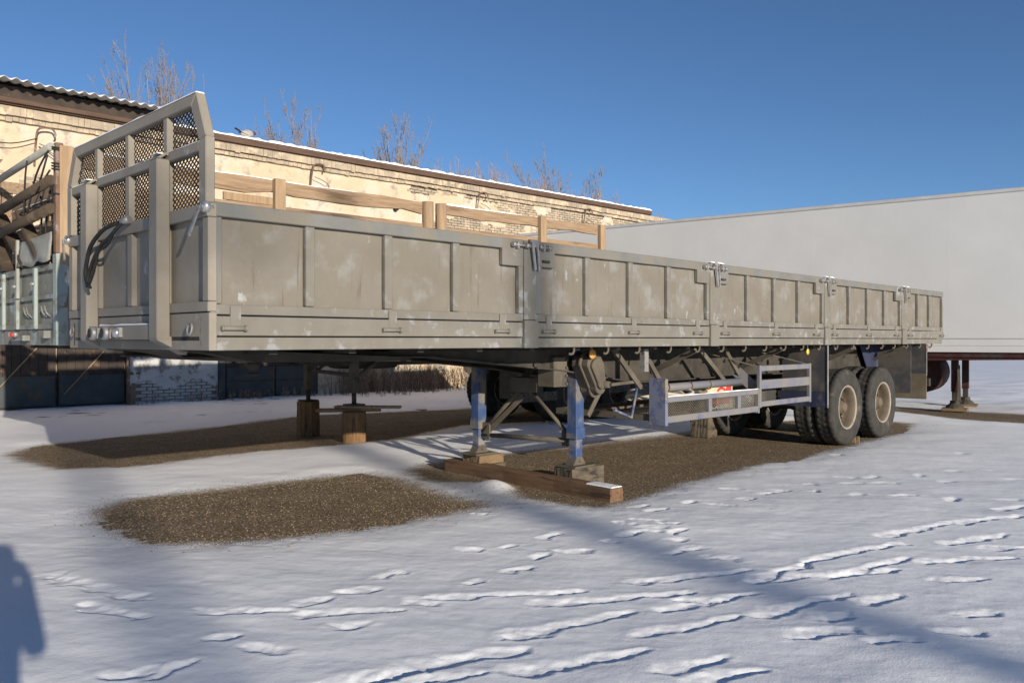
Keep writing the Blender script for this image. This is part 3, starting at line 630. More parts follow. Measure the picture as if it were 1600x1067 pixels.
# ---- spare basket with blue frames along the side
BK = MB(); X0, X1, X2 = 4.88, 6.84, 8.22
BK.box(X0 + .02, X1, .03, .07, .855, .915); BK.box(X0 + .02, X1, .03, .07, .645, .715)
bko = BK.build('spare_basket', BLUEDUST, T1, .005)
snowcap([(X0 + .04, X1, .032, .068, .914, .009)], bko)
for xx in (5.75, 6.38): B(xx - .035, xx + .035, .034, .068, .716, .854).build('basket_upright', BLUEDUST, bko)
B(X1 - .03, X1 + .002, .026, .072, .63, .92).build('basket_upright', BLUEDUST, bko)
MB().box(X0 - .005, X0 + .018, .03, .235, .615, 1.105).box(X0 - .004, X0 + .04, .028, .036, .615, 1.1).build('end_plate', PLATEB, bko, .004)
mesh_infill([(X0 + .03, .68), (5.95, .68), (5.95, .89), (X0 + .03, .89)], lambda a, b, o: (a, .075 + o, b), .026, .0075, .004, R(36), (0, 1, 0)).build('wire_mesh', UNDER, bko)
mesh_infill([(5.95, .68), (6.80, .68), (6.80, .89), (5.95, .89)], lambda a, b, o: (a, .075 + o, b), .026, .008, .004, R(36), (0, 1, 0)).build('wire_mesh', DUST2, bko)
mb = MB(); 
for yy in (.35, .7, 1.05, 1.4): mb.box(X0 + .02, X2, yy - .02, yy + .02, .655, .685)
mb.box(X0 + .02, X2, 1.5, 1.54, .655, .72); mb.build('basket_floor', UNDER, bko)
B(X0 + .02, X0 + .10, .24, 1.5, .655, .72).build('basket_floor', UNDER, bko)
pipe = MB().tube([(X0 + .06, .30, .98), (X1 + .05, .30, .995)], .045, 12).build('long_pipe', BLUEDUST, bko)
for xx in (5.3, 5.75, 6.15):
    MB().tube([(xx + .02 * math.cos(t), .30 + .055 * math.cos(t), .985 + .055 * math.sin(t)) for t in [k * math.pi / 4 for k in range(9)]], .006, 5, cap=False).build('wire_tie', RUST, pipe)
F2 = MB()
for z0, z1 in ((1.125, 1.19), (.91, 1.02), (.70, .765)): F2.box(X1 + .03, X2, .025, .06, z0, z1)
F2o = F2.build('guard_frame', BLUEDUST, T1, .005)
for xx in (X1 + .012, X2 - .03): B(xx - .015, xx + .03, .02, .062, .69, 1.195).build('guard_upright', BLUEDUST, F2o, .003)
MB().bar((X2 - .02, .10, 1.19), (7.55, .65, 1.40), .05, .012).build('guard_stay', UNDER, F2o)
MB().bar((X1 + .02, .10, 1.19), (6.55, .65, 1.36), .05, .012).build('guard_stay', UNDER, F2o)
st = None
for xa, xb in ((4.45, 4.82), (4.95, 5.22), (6.05, 6.52), (6.62, 6.92)):
    MB().bar((xa, .38, ZB - .02), (xb, .30, 1.0), .055, .03, (0, 1, 0)).build('basket_hanger', UNDER, T1)
B(6.10, 6.18, .9, 1.0, .7, 1.10).build('basket_hanger', UNDER, T1)
MB().bar((6.84, .33, 1.12), (6.90, .12, .92), .006, .13).build('steel_strip', BLUEDUST, bko)
# ---- running gear
RT, WT = .545, .27
def tyre_mesh():
    hw = WT / 2
    prof = [(.30, -hw * .78), (.325, -hw * .98), (.40, -hw * 1.05), (.46, -hw * 1.04), (.505, -hw * .98), (.53, -hw * .88), (.541, -hw * .70), (RT, -hw * .45), (RT, -hw * .40), (RT, -.012), (RT, .012), (RT, hw * .40),
            (RT, hw * .45), (.541, hw * .70), (.53, hw * .88), (.505, hw * .98), (.46, hw * 1.04), (.40, hw * 1.05), (.325, hw * .98), (.30, hw * .78)]
    def rf(k, j, r):
        if j in (5, 14): return r - (.014 if k % 3 == 0 else 0)
        if j in (6, 13): return r - (.016 if k % 3 == 0 else 0)
        if j in (7, 12): return r - (.016 if k % 3 == 0 else .0)
        if j in (8, 11): return r - .012
        if j in (9, 10): return r - (.012 if k % 3 == 1 else 0)
        return r
    return MB().lathe(prof, (0, 0, 0), (0, 1, 0), 108, True, rf)
def rim_mesh():      # dish of an outer dual wheel, outer face towards -y
    h = WT / 2
    return MB().lathe([(.300, -h * .80), (.312, -h * .86), (.306, -h * .93), (.288, -h * .90), (.268, -h * .74), (.255, -h * .30), (.250, .02), (.235, .045), (.20, .05), (.165, .045), (.150, .01), (.142, -.01)], (0, 0, 0), (0, 1, 0), 48)
tm = tyre_mesh().build('tyre', TYRE); rm = rim_mesh().build('rim', RIM)
fm = MB().lathe([(.300, -WT / 2 * .82), (.316, -WT / 2 * .90), (.310, -WT / 2 * .99), (.296, -WT / 2 * .965), (.285, -WT / 2 * .87)], (0, 0, 0), (0, 1, 0), 48).build('rim_flange', RIMEDGE)
hubm = MB().lathe([(0, -.10), (.055, -.10), (.07, -.085), (.078, -.05), (.095, -.04), (.10, .0), (.145, .012), (.145, .05)], (0, 0, 0), (0, 1, 0), 24)
for k in range(8):
    t = k * math.pi / 4; hubm.lathe([(0, -.03), (.016, -.03), (.016, .045)], (.182 * math.cos(t), .01, .182 * math.sin(t)), (0, 1, 0), 6, False)
hubm = hubm.build('wheel', RIM)
for o in (tm, rm, fm): o.parent = hubm
def add_wheel(parent, x, y, z=RT, flip=False, spin=0.0, first=[True]):
    if first[0]: first[0] = False; w = hubm; w.parent = parent
    else: w = again(hubm, parent)
    w.location = (x, y, z); w.rotation_euler = (0, spin, math.pi if flip else 0); return w
AX = [9.47, 10.79]
for i, ax in enumerate(AX):
    add_wheel(T1, ax, .05 + .135, spin=.3 + i); add_wheel(T1, ax, .05 + .135 + .31, flip=True, spin=1.1 + i)
    add_wheel(T1, ax, WD - .185, flip=True, spin=.6 + i); add_wheel(T1, ax, WD - .495, spin=1.7 + i)
    MB().tube([(ax, .35, RT), (ax, WD - .35, RT)], .075, 12).build('axle', DARKMET, T1)
    for yy in (.85, 1.6):
        B(ax - .45, ax + .45, yy - .04, yy + .04, RT + .12, RT + .22).build('leaf_spring', DARKMET, T1)
        MB().lathe([(0, -.09), (.09, -.09), (.11, -.05), (.11, .05), (.09, .09), (0, .09)], (ax + .28, yy + (.12 if yy < 1 else -.12), RT), (1, 0, 0), 14).build('brake_chamber', DARKMET, T1)
for yy in (.85, 1.6): MB().prism([((AX[0] + AX[1]) / 2 - .2, yy - .06, 1.04), ((AX[0] + AX[1]) / 2 + .2, yy - .06, 1.04), ((AX[0] + AX[1]) / 2 + .08, yy - .06, .58), ((AX[0] + AX[1]) / 2 - .08, yy - .06, .58)], (0, .12, 0)).build('spring_hanger', DARKMET, T1)
mb = MB().tube([(6.6, 1.0, .9), (7.6, 1.0, .9)], .16, 14).build('air_tank', DARKMET, T1)
# mudguards: plates across the duals in front and behind
for yn in (0, 1):
    y = (lambda v: v) if not yn else (lambda v: WD - v)
    def bx(a, b, c, d, e, f): return B(a, b, *sorted((y(c), y(d))), e, f)
    o = bx(8.70, 8.712, .02, .66, .80, ZB - .01).build('mudguard', FENDER, T1)
    bx(8.698, 8.714, .015, .69, .585, .795).build('mudguard_skirt', FENDERBLUE, o)
    bx(8.69, 8.722, .008, .016, .585, ZB - .01).build('mudguard_edge', STEEL, o)
    o = bx(12.10, 12.115, .10, .75, .62, ZB - .01).build('mudguard', FENDER, T1)
    o = bx(12.62, 12.635, .03, .56, .90, ZB - .01).build('mudflap_plate', FENDER, T1)
    bx(12.60, 12.617, .02, .58, .50, .93).build('mudflap', RUBBER, o)
    bx(12.618, 12.64, .022, .03, .90, ZB - .01).build('plate_edge', STEEL, o)
    mb = MB().prism([(11.3, y(.62), ZB - .01), (12.09, y(.62), ZB - .01), (12.09, y(.62), .62), (11.75, y(.62), .85)], (0, .012, 0)); mb.build('fender_side', FENDERBLUE, T1)
    mb = MB().tube([(8.95, y(.02), 1.40), (8.95, y(.02), 1.36)], .006, 6); mb.build('lamp_stalk', STEEL, T1)
    bx(8.2, 8.206, .06, .066, 1.375, ZB).build('reflector_bracket', STEEL, T1)
    MB().lathe([(0, -.012), (.035, -.01), (.04, .0), (.04, .006), (0, .008)], (8.2, y(.06), 1.345), (0, -1 if not yn else 1, 0), 14).build('round_reflector', YELLOW, T1)
B(13.05, 13.13, .12, WD - .12, .70, .83).build('rear_bumper', DARKMET, T1, .004)
for yy in (.55, 1.9): MB().bar((13.09, yy, .83), (12.9, yy, 1.2), .08, .08).build('bumper_stay', DARKMET, T1)
for yy in (.20, WD - .42):
    o = B(13.18, 13.24, yy, yy + .25, 1.30, 1.42).build('tail_light', RED, T1, .004)
    MB().box(13.10, 13.178, yy + .02, yy + .22, 1.28, 1.43).build('light_bracket', DARKMET, o)
# ------------------------------------------------------------------ second dropside trailer behind, with timber rack
T2 = thing('dropside_trailer', 'old teal and rusty dropside trailer with timber rack parked behind the grey trailer', 'trailer', (-4.80, 8.86, 0), RZ)
W2, L2 = 2.45, 11.6
def front2():
    mb = MB().box(.0, .03, .1, W2 - .1, 1.66, 2.30); mb.build('front_panel', TEALG, T2)
    for z0, z1, nm in ((2.255, 2.325, 'front_rail'), (1.945, 1.995, 'front_rail'), (1.615, 1.675, 'front_rail')): B(-.035, -.001, .16, W2 - .12, z0, z1).build(nm, TEALG, T2, .004)
    B(-.02, .05, .0, W2, 1.44, 1.612).build('front_sill', TEALG, T2, .004)
    B(-.05, .07, -.005, .115, 1.44, 2.42).build('corner_post', TEAL, T2, .008); B(-.045, .06, W2 - .115, W2, 1.44, 2.42).build('corner_post', TEAL, T2, .008)
    B(-.03, -.002, .125, .185, 1.62, 2.30).build('front_stile', TEAL, T2, .004)
    for q in (.68, 1.36, 1.92):
        B(-.075, -.036, q - .035, q + .035, 1.62, 2.30).build('front_rib', TEAL, T2, .008)
        MB().lathe([(0, -.02), (.03, -.018), (.038, 0), (.03, .02), (0, .022)], (-.08, q, 2.12), (0, 0, 1), 8).build('clamp', STEEL, T2)
    # loose grey sheet over the top
    vs = []; fs = []; n = 14; q = random.Random(4)
    for j in range(5):
        for i in range(n + 1):
            yy = .14 + (1.12 * i / n); z = 2.66 - .03 * i / n - (.30 + .02 * math.sin(i * .9)) * j / 4
            vs.append((-.05 - .02 * math.sin(i * .55) * (j / 4) - .02 * j / 4 + q.uniform(-.004, .004), yy, z))
    for j in range(4):
        for i in range(n): a = j * (n + 1) + i; fs.append((a, a + 1, a + n + 2, a + n + 1))
    m = MB(); m.add(vs, fs, True); o = m.build('loose_sheet', GALV, T2); sm = o.modifiers.new('thick', 'SOLIDIFY'); sm.thickness = .006
    B(-.09, -.06, 1.26, 1.30, 1.98, 2.66).build('flat_strip', GALV, T2)
    for yy in (.30, .42, .95, 1.05): MB().tube([(-.01, yy, 1.75), (-.05, yy + .03, 1.80), (-.06, yy + .05, 1.87)], .009, 6).build('rope_hook', TEALG, T2)
    B(-.09, -.021, .28, .36, 1.52, 1.60).build('step_bracket', TEALG, T2)
    cp = B(-.10, -.021, 1.0, 1.42, 1.49, 1.55).build('coupling_box', TEALG, T2)
    for yy, mm in ((1.18, STEEL), (1.30, RED), (1.39, STEEL)): MB().lathe([(0, .0), (.032, 0), (.032, .03), (.02, .045), (0, .045)], (-.101, yy, 1.56), (-1, 0, 0), 14).build('air_coupling', mm, cp)
front2()
# rust corner pole, sloping pipes, ropes
B(-.045, .03, .02, .105, 2.425, 3.60).build('rusty_pole', RUST, T2, .006)
for (za, zb) in ((3.555, 3.44), (3.20, 3.05), (2.90, 2.77)):
    MB().tube([(-.08, .06, za), (-.08, 2.44, zb)], .04 if za > 3.3 else .055, 12).build('headboard_pipe', GALV if za > 3.3 else RACKD, T2)
B(-.04, .03, 2.36, 2.44, 2.425, 3.56).build('rusty_pole', RUST, T2, .006)
for (p, q) in (((-.02, 1.35, 3.0), (-.02, .62, 2.42)), ((-.02, 2.2, 3.05), (-.02, 1.1, 2.36)), ((-.02, 2.42, 2.8), (-.02, 1.9, 2.36))):
    MB().bar(p, q, .05, .13, (1, 0, 0)).build('diagonal_board', RACKD, T2)
rp = MB()
for pts in (((-.09, .10, 3.52), (-.1, .5, 3.3), (-.06, 1.0, 2.86)), ((-.12, .75, 3.5), (-.12, .82, 3.3), (-.06, 1.1, 2.85)), ((-.09, .14, 3.48), (-.12, .20, 3.3), (-.1, .45, 3.14)), ((-.09, .06, 3.3), (-.12, .3, 3.15), (-.09, .55, 3.10)),
            ((-.02, .3, 3.12), (-.03, .4, 2.8), (-.02, .42, 2.6)), ((-.02, .62, 3.1), (-.03, .55, 2.85), (-.02, .65, 2.62)), ((-.03, .1, 2.98), (-.04, .3, 3.01), (-.02, .9, 3.02)), ((-.06, .12, 2.94), (-.06, 1.0, 2.99), (-.06, 1.4, 2.9))):
    rp.tube(smooth(pts, 4), .011, 5)
for zz_ in (3.32, 3.35, 3.38, 3.53, 3.55, 3.06):
    rp.tube([(-.008 + .062 * math.cos(t), .0625 + .062 * math.sin(t), zz_ + .01 * math.sin(t)) for t in [k * math.pi / 4 for k in range(9)]], .010, 5, cap=False)
rp.build('rope_lashing', BLACK, T2)['kind'] = 'stuff'
# side boards and rails
for near in (True, False):
    y = (lambda v: v) if near else (lambda v: W2 - v)
    def bx(a, b, c, d, e, f): return B(a, b, *sorted((y(c), y(d))), e, f)
    bx(.08, L2, .0, .09, 1.44, 1.60).build('side_rail', TEALG, T2, .004)
    for i in range(4):
        a = .13 + i * 2.87; sb = bx(a, a + 2.78, .02, .06, 1.62, 2.32).build('side_board', TEALG, T2, .004)
        for k in range(5): bx(a + .05 + k * .65, a + .12 + k * .65, .0, .019, 1.63, 2.31).build('rib', TEAL, sb)
    for i in range(5): bx(.05 + i * 2.87, .125 + i * 2.87, -.004, .085, 1.44, 2.36).build('side_post', TEALG, T2, .004)
B(L2 - .05, L2, .1, W2 - .1, 1.62, 2.32).build('rear_board', TEALG, T2)
mb = MB()
for i in range(14): mb.box(.05, L2 - .02, .10 + i * .161, .10 + i * .161 + .152, 1.53, 1.57)
mb.build('deck_planking', WOODX, T2)
# timber rack: rails, posts and lower boards, near and far side
def plank(xa, xb, y0, y1, z0, z1, za=0, zb=0, m=WOOD, name='rack_rail', seed=0, wav=.012, prism_from=0):
    q = random.Random(seed); n = max(3, int((xb - xa) / .35)); vs = []; fs = []
    for i in range(n + 1):
        t = i / n; x = xa + (xb - xa) * t; dz = za + (zb - za) * t; w1 = q.uniform(-1, 1) * wav * .35; w0 = q.uniform(-1, 1) * wav; wy = q.uniform(-1, 1) * .004
        vs += [(x, y0 + wy, z0 + dz + w0), (x, y1 + wy, z0 + dz + w0), (x, y1 + wy, z1 + dz + w1), (x, y0 + wy, z1 + dz + w1)]
    for i in range(n):
        for k in range(4): fs.append((i * 4 + k, i * 4 + (k + 1) % 4, i * 4 + 4 + (k + 1) % 4, i * 4 + 4 + k))
    fs += [(3, 2, 1, 0), (n * 4, n * 4 + 1, n * 4 + 2, n * 4 + 3)]
    m_ = MB(); m_.add(vs, fs); return m_.build(name, m, T2, .004)
RP = [.06, 2.60, 5.10, 5.36, 7.64, 9.28]      # posts along the near side
def near_rack(y0, sg, detail=True):
    ys = lambda a, b: sorted((y0 + sg * a, y0 + sg * b))
    r = plank(.02, 5.02, *ys(.045, .10), 3.38, 3.555, -.02, .02, WOOD, 'rack_rail', 1, .03); snowcap([(.05, 5.0, *ys(.05, .098), 3.553, .016)], r)
    r = plank(5.46, 9.21, *ys(.045, .10), 3.40, 3.56, .01, .07, WOOD, 'rack_rail', 2, .02); snowcap([(5.5, 9.2, *ys(.05, .098), 3.578, .03)], r)
    r = plank(.10, 5.02, *ys(.04, .10), 3.16, 3.245, -.03, .0, WOOD, 'rack_rail', 3, .010)
    r = plank(5.46, 9.21, *ys(.04, .10), 3.11, 3.23, .0, .045, WOOD, 'rack_rail', 4, .010)
    for z0, sd in ((2.36, 5), (2.56, 6), (2.76, 7), (2.95, 8)):
        plank(.10, 9.21, *ys(.045, .085), z0, z0 + .195, .0, .0, WOODX, 'rack_board', sd, .004)
    for i, px in enumerate(RP):
        if i in (2, 3): MB().tube([(px, y0 + sg * .02, 2.3), (px, y0 + sg * .02, 3.575)], .088, 12).build('rack_post', WOODY, T2)
        else: B(px - .075, px + .075, *ys(-.04, .04), 2.30, 3.57 + (.06 if i > 3 else 0)).build('rack_post', WOODY, T2, .006)
near_rack(.03, 1); 
# far side of the rack: open above the lower boards
for i, px in enumerate((.1, 2.5, 5.0, 7.5, 9.2)): B(px - .06, px + .06, W2 - .10, W2 - .02, 2.3, 3.50).build('rack_post', WOODX, T2, .006)
for z0, z1, sd in ((3.36, 3.50, 11), (2.36, 2.60, 13)): plank(.02, 9.3, W2 - .14, W2 - .10, z0, z1, 0, 0, WOODX, 'rack_board', sd, .008)
# pale slats standing at the far side near the front, and a front stack of boards
for k in range(5):
    B(3.02 + k * .17, 3.02 + k * .17 + .145, W2 - .155, W2 - .142, 2.9, 3.68 - .03 * (k % 2)).build('pale_slat', WOODY, T2)
plank(2.95, 3.95, W2 - .20, W2 - .158, 3.62, 3.74, 0, 0, WOODY, 'slat_rail', 21, .004)
for k, z0 in enumerate((2.45, 2.72, 2.98, 3.12)):
    o = B(.12, .16, .15, W2 - .2, z0, z0 + .13).build('cross_board', WOODX, T2, .004); snowcap([(.122, .158, .16, W2 - .21, z0 + .13, .012)], o)
for yy in (.95, 1.9): B(.17, .25, yy, yy + .13, 2.3, 3.28).build('front_post', WOODY, T2, .006)
# chassis, legs, wheels
for yy in (.72, 1.73):
    mb = MB().prism([(.2, yy - .05, 1.40), (2.2, yy - .05, 1.36), (3.6, yy - .05, 1.12), (11.2, yy - .05, 1.08), (11.2, yy - .05, 1.50), (.2, yy - .05, 1.50)], (0, .10, 0)); mb.build('main_beam', DARKMET, T2)
mb = MB(); xk = .5
while xk < 11.4: mb.box(xk - .03, xk + .03, .1, W2 - .1, 1.40, 1.525); xk += .7
mb.build('cross_member', DARKMET, T2)
for yy in (.60, 1.84):
    lg = B(4.15 - .055, 4.15 + .055, yy - .055, yy + .055, .72, 1.42).build('landing_leg', UNDER, T2, .006)
    MB().tube([(4.15, yy, .56), (4.15, yy, .719)], .035, 10).build('leg_screw', DARKMET, lg)
    MB().box(4.03, 4.27, yy - .11, yy + .11, .535, .56).build('leg_foot', DARKMET, lg)
    MB().bar((4.2, yy, .95), (4.9, yy, 1.38), .04, .04).build('leg_stay', UNDER, lg)
MB().tube([(4.15, .65, .98), (4.15, 1.79, 1.02)], .03, 10).build('leg_cross_tube', UNDER, T2)
B(9.0, 12.0 - .5, .08, .12, 1.02, 1.20).build('side_guard_rail', UNDER, T2)
for xx in (9.3, 10.1, 10.9): B(xx, xx + .08, .085, .115, .62, 1.40).build('guard_hanger', UNDER, T2)
for k in range(2):
    for yy, fl in ((.19, False), (.50, True), (W2 - .19, True), (W2 - .50, False)): add_wheel(T2, 8.55 + 1.32 * k, yy, RT, fl, .4 + yy)
    MB().tube([(8.55 + 1.32 * k, .35, RT), (8.55 + 1.32 * k, W2 - .35, RT)], .075, 12).build('axle', DARKMET, T2)
MB().box(7.05, 7.75, .10, .50, .50, 1.0).build('tool_box', UNDER, T2, .01)
mesh_infill([(6.9, .44), (8.1, .44), (8.1, .60), (6.9, .60)], lambda a, b, o: (a, .06 + o, b), .04, .014, .005, R(40), (0, 1, 0)).build('perforated_step', DUST2, T2)
mesh_infill([(8.9, .50), (11.0, .50), (11.0, .72), (8.9, .72)], lambda a, b, o: (a, .06 + o, b), .04, .014, .005, R(40), (0, 1, 0)).build('perforated_step', DUST2, T2)

# spare wheel slung under the second trailer
sp = tyre_mesh(); spo = sp.build('spare_tyre', TYRE)
spo.location = Vector(T2.location) + Matrix.Rotation(RZ, 3, 'Z') @ Vector((4.75, 1.22, 1.20)); spo.rotation_euler = (R(90), 0, RZ)
tag(spo, 'black spare tyre slung flat under the timber rack trailer', 'tyre')

# ------------------------------------------------------------------ white box trailer
bd = Vector((.803, -.595)); BX = (2.0 - .803 * 2.45, 22.03 + .595 * 2.45); BRZ = math.atan2(bd.y, bd.x)
T3 = thing('box_trailer', 'big smooth white box trailer with dark red chassis at the right', 'trailer', (BX[0], BX[1], 0), BRZ)
L3 = 13.75; Z0, Z1 = 1.25, 4.47
for k in range(5):
    a = k * L3 / 5; B(a + .0004, a + L3 / 5 - .0004, .0, .05, Z0 + .13, Z1 - .09).build('side_panel', BOXW, T3)
    B(a + .0015, a + L3 / 5 - .0015, 2.45, 2.5, Z0 + .13, Z1 - .09).build('side_panel', BOXW, T3)
B(-.01, .05, .051, 2.449, Z0 + .13, Z1 - .09).build('rear_door', BOXW, T3); B(L3 - .05, L3 + .01, .051, 2.449, Z0 + .13, Z1 - .09).build('front_panel', BOXW, T3, .02)
B(-.01, L3 + .01, -.014, 2.514, Z1 - .088, Z1).build('roof_rail', BOXTRIM, T3, .02)
B(-.01, L3 + .01, -.010, 2.51, Z0, Z0 + .128).build('bottom_rail', BOXW, T3, .006)
B(.0, L3, -.016, -.001, Z0 + .27, Z0 + .292).build('rub_strip', BOXTRIM, T3)
B(.0, L3, -.008, .0, Z0 + .131, Z0 + .142).build('rub_strip', BOXTRIM, T3)
mb = MB(); snowcap([(.1, L3 - .1, .0, 2.5, Z1, .02)], T3)
for yy in (.75, 1.75):
    MB().prism([(.5, yy - .06, .95), (9.6, yy - .06, .95), (11.2, yy - .06, 1.10), (13.5, yy - .06, 1.14), (13.5, yy - .06, Z0), (.5, yy - .06, Z0)], (0, .12, 0)).build('main_beam', BOXRED, T3)
B(8.6, 13.5, .05, 2.45, Z0 - .10, Z0 - .002).build('floor_frame', BOXRED, T3)
MB().bar((9.0, .12, 1.10), (13.4, .12, 1.19), .06, .12).build('side_rail', BOXRED, T3)
def t3leg(x, y):
    lg = B(x - .065, x + .065, y - .065, y + .065, .42, Z0 - .1).build('landing_leg', BOXRED, T3, .006)
    B(x - .05, x + .05, y - .05, y + .05, .17, .42).build('inner_tube', DARKMET, lg)
    MB().lathe([(0, .0), (.18, 0), (.17, .03), (.10, .09), (.09, .15), (0, .15)], (x, y, .085), (0, 0, 1), 12, False).build('leg_foot', DARKMET, lg)
    return lg
l1 = t3leg(11.05, .55); l2 = t3leg(11.05, 1.95)
MB().bar((11.13, .47, .98), (11.16, .40, .22), .03, .05).build('crank_handle', UNDER, l1)
MB().lathe([(0, -.5), (.40, -.49), (.44, -.45), (.44, .45), (.40, .49), (0, .5)], (10.35, 1.2, .80), (0, 1, 0), 24).build('air_tank', BOXRED, T3)
B(9.7, 9.75, .4, 2.1, .5, 1.15).build('mudguard', BOXRED, T3)
for k in range(3):
    for yy, fl in ((.2, False), (2.3, True)): add_wheel(T3, 2.2 + 1.32 * k, yy, .53, fl, .7 * k)
    MB().tube([(2.2 + 1.32 * k, .3, .53), (2.2 + 1.32 * k, 2.2, .53)], .075, 12).build('axle', DARKMET, T3)
for nm, ly in (('near', .55), ('far', 1.95)):
    p = Vector(T3.location) + Matrix.Rotation(BRZ, 3, 'Z') @ Vector((11.05, ly, 0))
    o = B(-.24, .24, -.17, .17, .02, .083).build('timber_pad', TIMBP, None, .006); o.location = p; o.rotation_euler = (0, 0, BRZ + .05)
    tag(o, 'flat board under the %s landing foot of the white box trailer' % ('nearer' if nm == 'near' else 'farther'), 'board', 'boards under the white trailer')

# ------------------------------------------------------------------ warehouse
WRZ = R(44.0)
WH = thing('warehouse', 'long peach plastered brick warehouse with crumbling wall and snowy roof edge', 'building', (-8.79, 19.1, 0), WRZ)
TA, TB, DEP = -9.0, 22.5, 8.0
body = MB().box(2.1, TB, .04, DEP, -.3, 6.30).box(TA, 0.0, .25, DEP, -.3, 6.30).box(0.0, 2.1, .04, DEP, -.3, 6.3).build('wall', MORTAR, WH)
B(TA, -2.9, .04, .249, -.3, 6.3).build('wall', MORTAR, WH); B(-2.9, .0, .04, .249, 3.2, 6.3).build('wall', MORTAR, WH)
# plaster skin with fallen patches
def hole(t, z):
    n = fbm(np.array([t * .75 + 40]), np.array([z * 1.25 + 9]), 91, 5)[0]
    lim = .66 if t < 3.2 else (.56 if t < 8.0 else .485)
    if 5.0 < t < 8.2 and z < 5.85: lim = .75
    if z < 1.4 and 0 < t < 2.1: lim = .62 if z > .45 + .12 * math.sin(t * 5) else .38
    return n > lim - .012 * (z < 5.2)
def plaster(t0, t1, z0, z1, st, m, name, y0=-.0):
    nt_ = int((t1 - t0) / st); nz = int((z1 - z0) / st); vs = []; fs = []; q = random.Random(8)
    for j in range(nz + 1):
        for i in range(nt_ + 1):
            ins = 0 < i < nt_ and 0 < j < nz
            vs.append((t0 + i * (t1 - t0) / nt_ + (q.uniform(-.4, .4) * st if ins else 0), y0 + q.uniform(-.003, .003), z0 + j * (z1 - z0) / nz + (q.uniform(-.4, .4) * st if ins else 0)))
    H = np.zeros((nz, nt_), bool)
    for j in range(nz):
        for i in range(nt_):
            H[j, i] = hole(t0 + (i + .5) * st, z0 + (j + .5) * st)
            if not H[j, i]:
                a = j * (nt_ + 1) + i; fs.append((a, a + 1, a + nt_ + 2, a + nt_ + 1))
    mm = MB(); mm.add(vs, fs, False); o = mm.build(name, m, WH)
    so_ = o.modifiers.new('thick', 'SOLIDIFY'); so_.thickness = .022; so_.offset = 1 if True else -1
    return H
Hu = plaster(TA, TB, 3.2, 6.07, .07, PLASTER, 'plaster', .0)
Hl = plaster(0.0, 2.1, 0.0, 1.6, .05, WHITEW, 'whitewash_plaster', .0)
B(2.1, TB, .02, .039, -.2, 3.19).build('lower_render', PLASTER, WH); B(0, 2.1, .02, .039, 1.61, 3.19).build('lower_render', PLASTER, WH)
# exposed bricks
BW, BH = .25, .065; pit = .077
bm_ = []
q = random.Random(12)
for r in range(4): bm_.append(MB().box(-BW / 2 + .005, BW / 2 - .005, -.016 + q.uniform(-.005, .005), .039, 0, BH - q.uniform(0, .006)).build('brick', (BRICK1, BRICK2, BRICK1, BRICKW)[r], WH))
for o in bm_: COL.objects.unlink(o)
bricks = []
def near_hole(t, z, H, t0, z0, st):
    for dt in (-.10, 0, .10):
        i = int((t + dt - t0) / st); j = int((z + .03 - z0) / st)
        if 0 <= j < H.shape[0] and 0 <= i < H.shape[1] and H[j, i]: return True
    return False
for c in range(int((6.07 - 3.2) / pit)):
    z = 3.2 + c * pit
    t = TA + (.13 if c % 2 else 0)
    while t < TB:
        t += .26
        if t > -3 and near_hole(t, z, Hu, TA, 3.2, .07): bricks.append((t, z, False))
low = []
for c in range(int(1.5 / pit)):
    z = .02 + c * pit; t = .0 + (.13 if c % 2 else 0)
    while t < 1.9:
        t += .26
        if t < 2.0 and near_hole(t, z, Hl, 0, 0, .05): low.append((t, z, True))
low = low[:110]
bricks.sort(key=lambda b: b[0] - (2 if b[1] > 4.6 else 0) + (6 if b[1] < 4.4 else 0))
def mkbrick(b):
    src = bm_[3] if b[2] else bm_[q.choice((0, 0, 1, 2))]
    o = src.copy(); COL.objects.link(o); o.parent = WH; o.location = (b[0], q.uniform(-.004, .005), b[1]); o.rotation_euler = (0, q.uniform(-.01, .01), q.uniform(-.015, .015))
nind = 295 - len(low)
for b in low + bricks[:nind]: mkbrick(b)
mb = MB()
for b in bricks[nind:]:
    mb.box(b[0] - BW / 2 + .005, b[0] + BW / 2 - .005, -.014 + q.uniform(-.006, .004), .039, b[1], b[1] + BH - q.uniform(0, .006))
o = mb.build('brickwork', BRICK1, WH); o['kind'] = 'stuff'
# two projecting header courses under the eaves
for z0, y0, nm in ((6.078, -.085, 0), (6.185, -.165, 1)):
    mb = MB(); t = TA
    while t < TB:
        l = .125; jz = q.uniform(-.008, .006) - (.018 if q.random() < .06 else 0) + .012 * math.sin(t * .9)
        g_ = .0005 if q.random() < .55 else .005
        mb.box(t + g_, t + l - g_, y0 + q.uniform(-.004, .006), .03, z0 + jz, z0 + (.098 if nm == 0 else .17) + q.uniform(-.004, 0)); t += l
    o = mb.build('cornice_course', BRICK1, WH); o['kind'] = 'stuff'
B(TA, 6.0, -.155, .03, 6.36, 6.365).build('mortar_bed', MORTAR, WH)
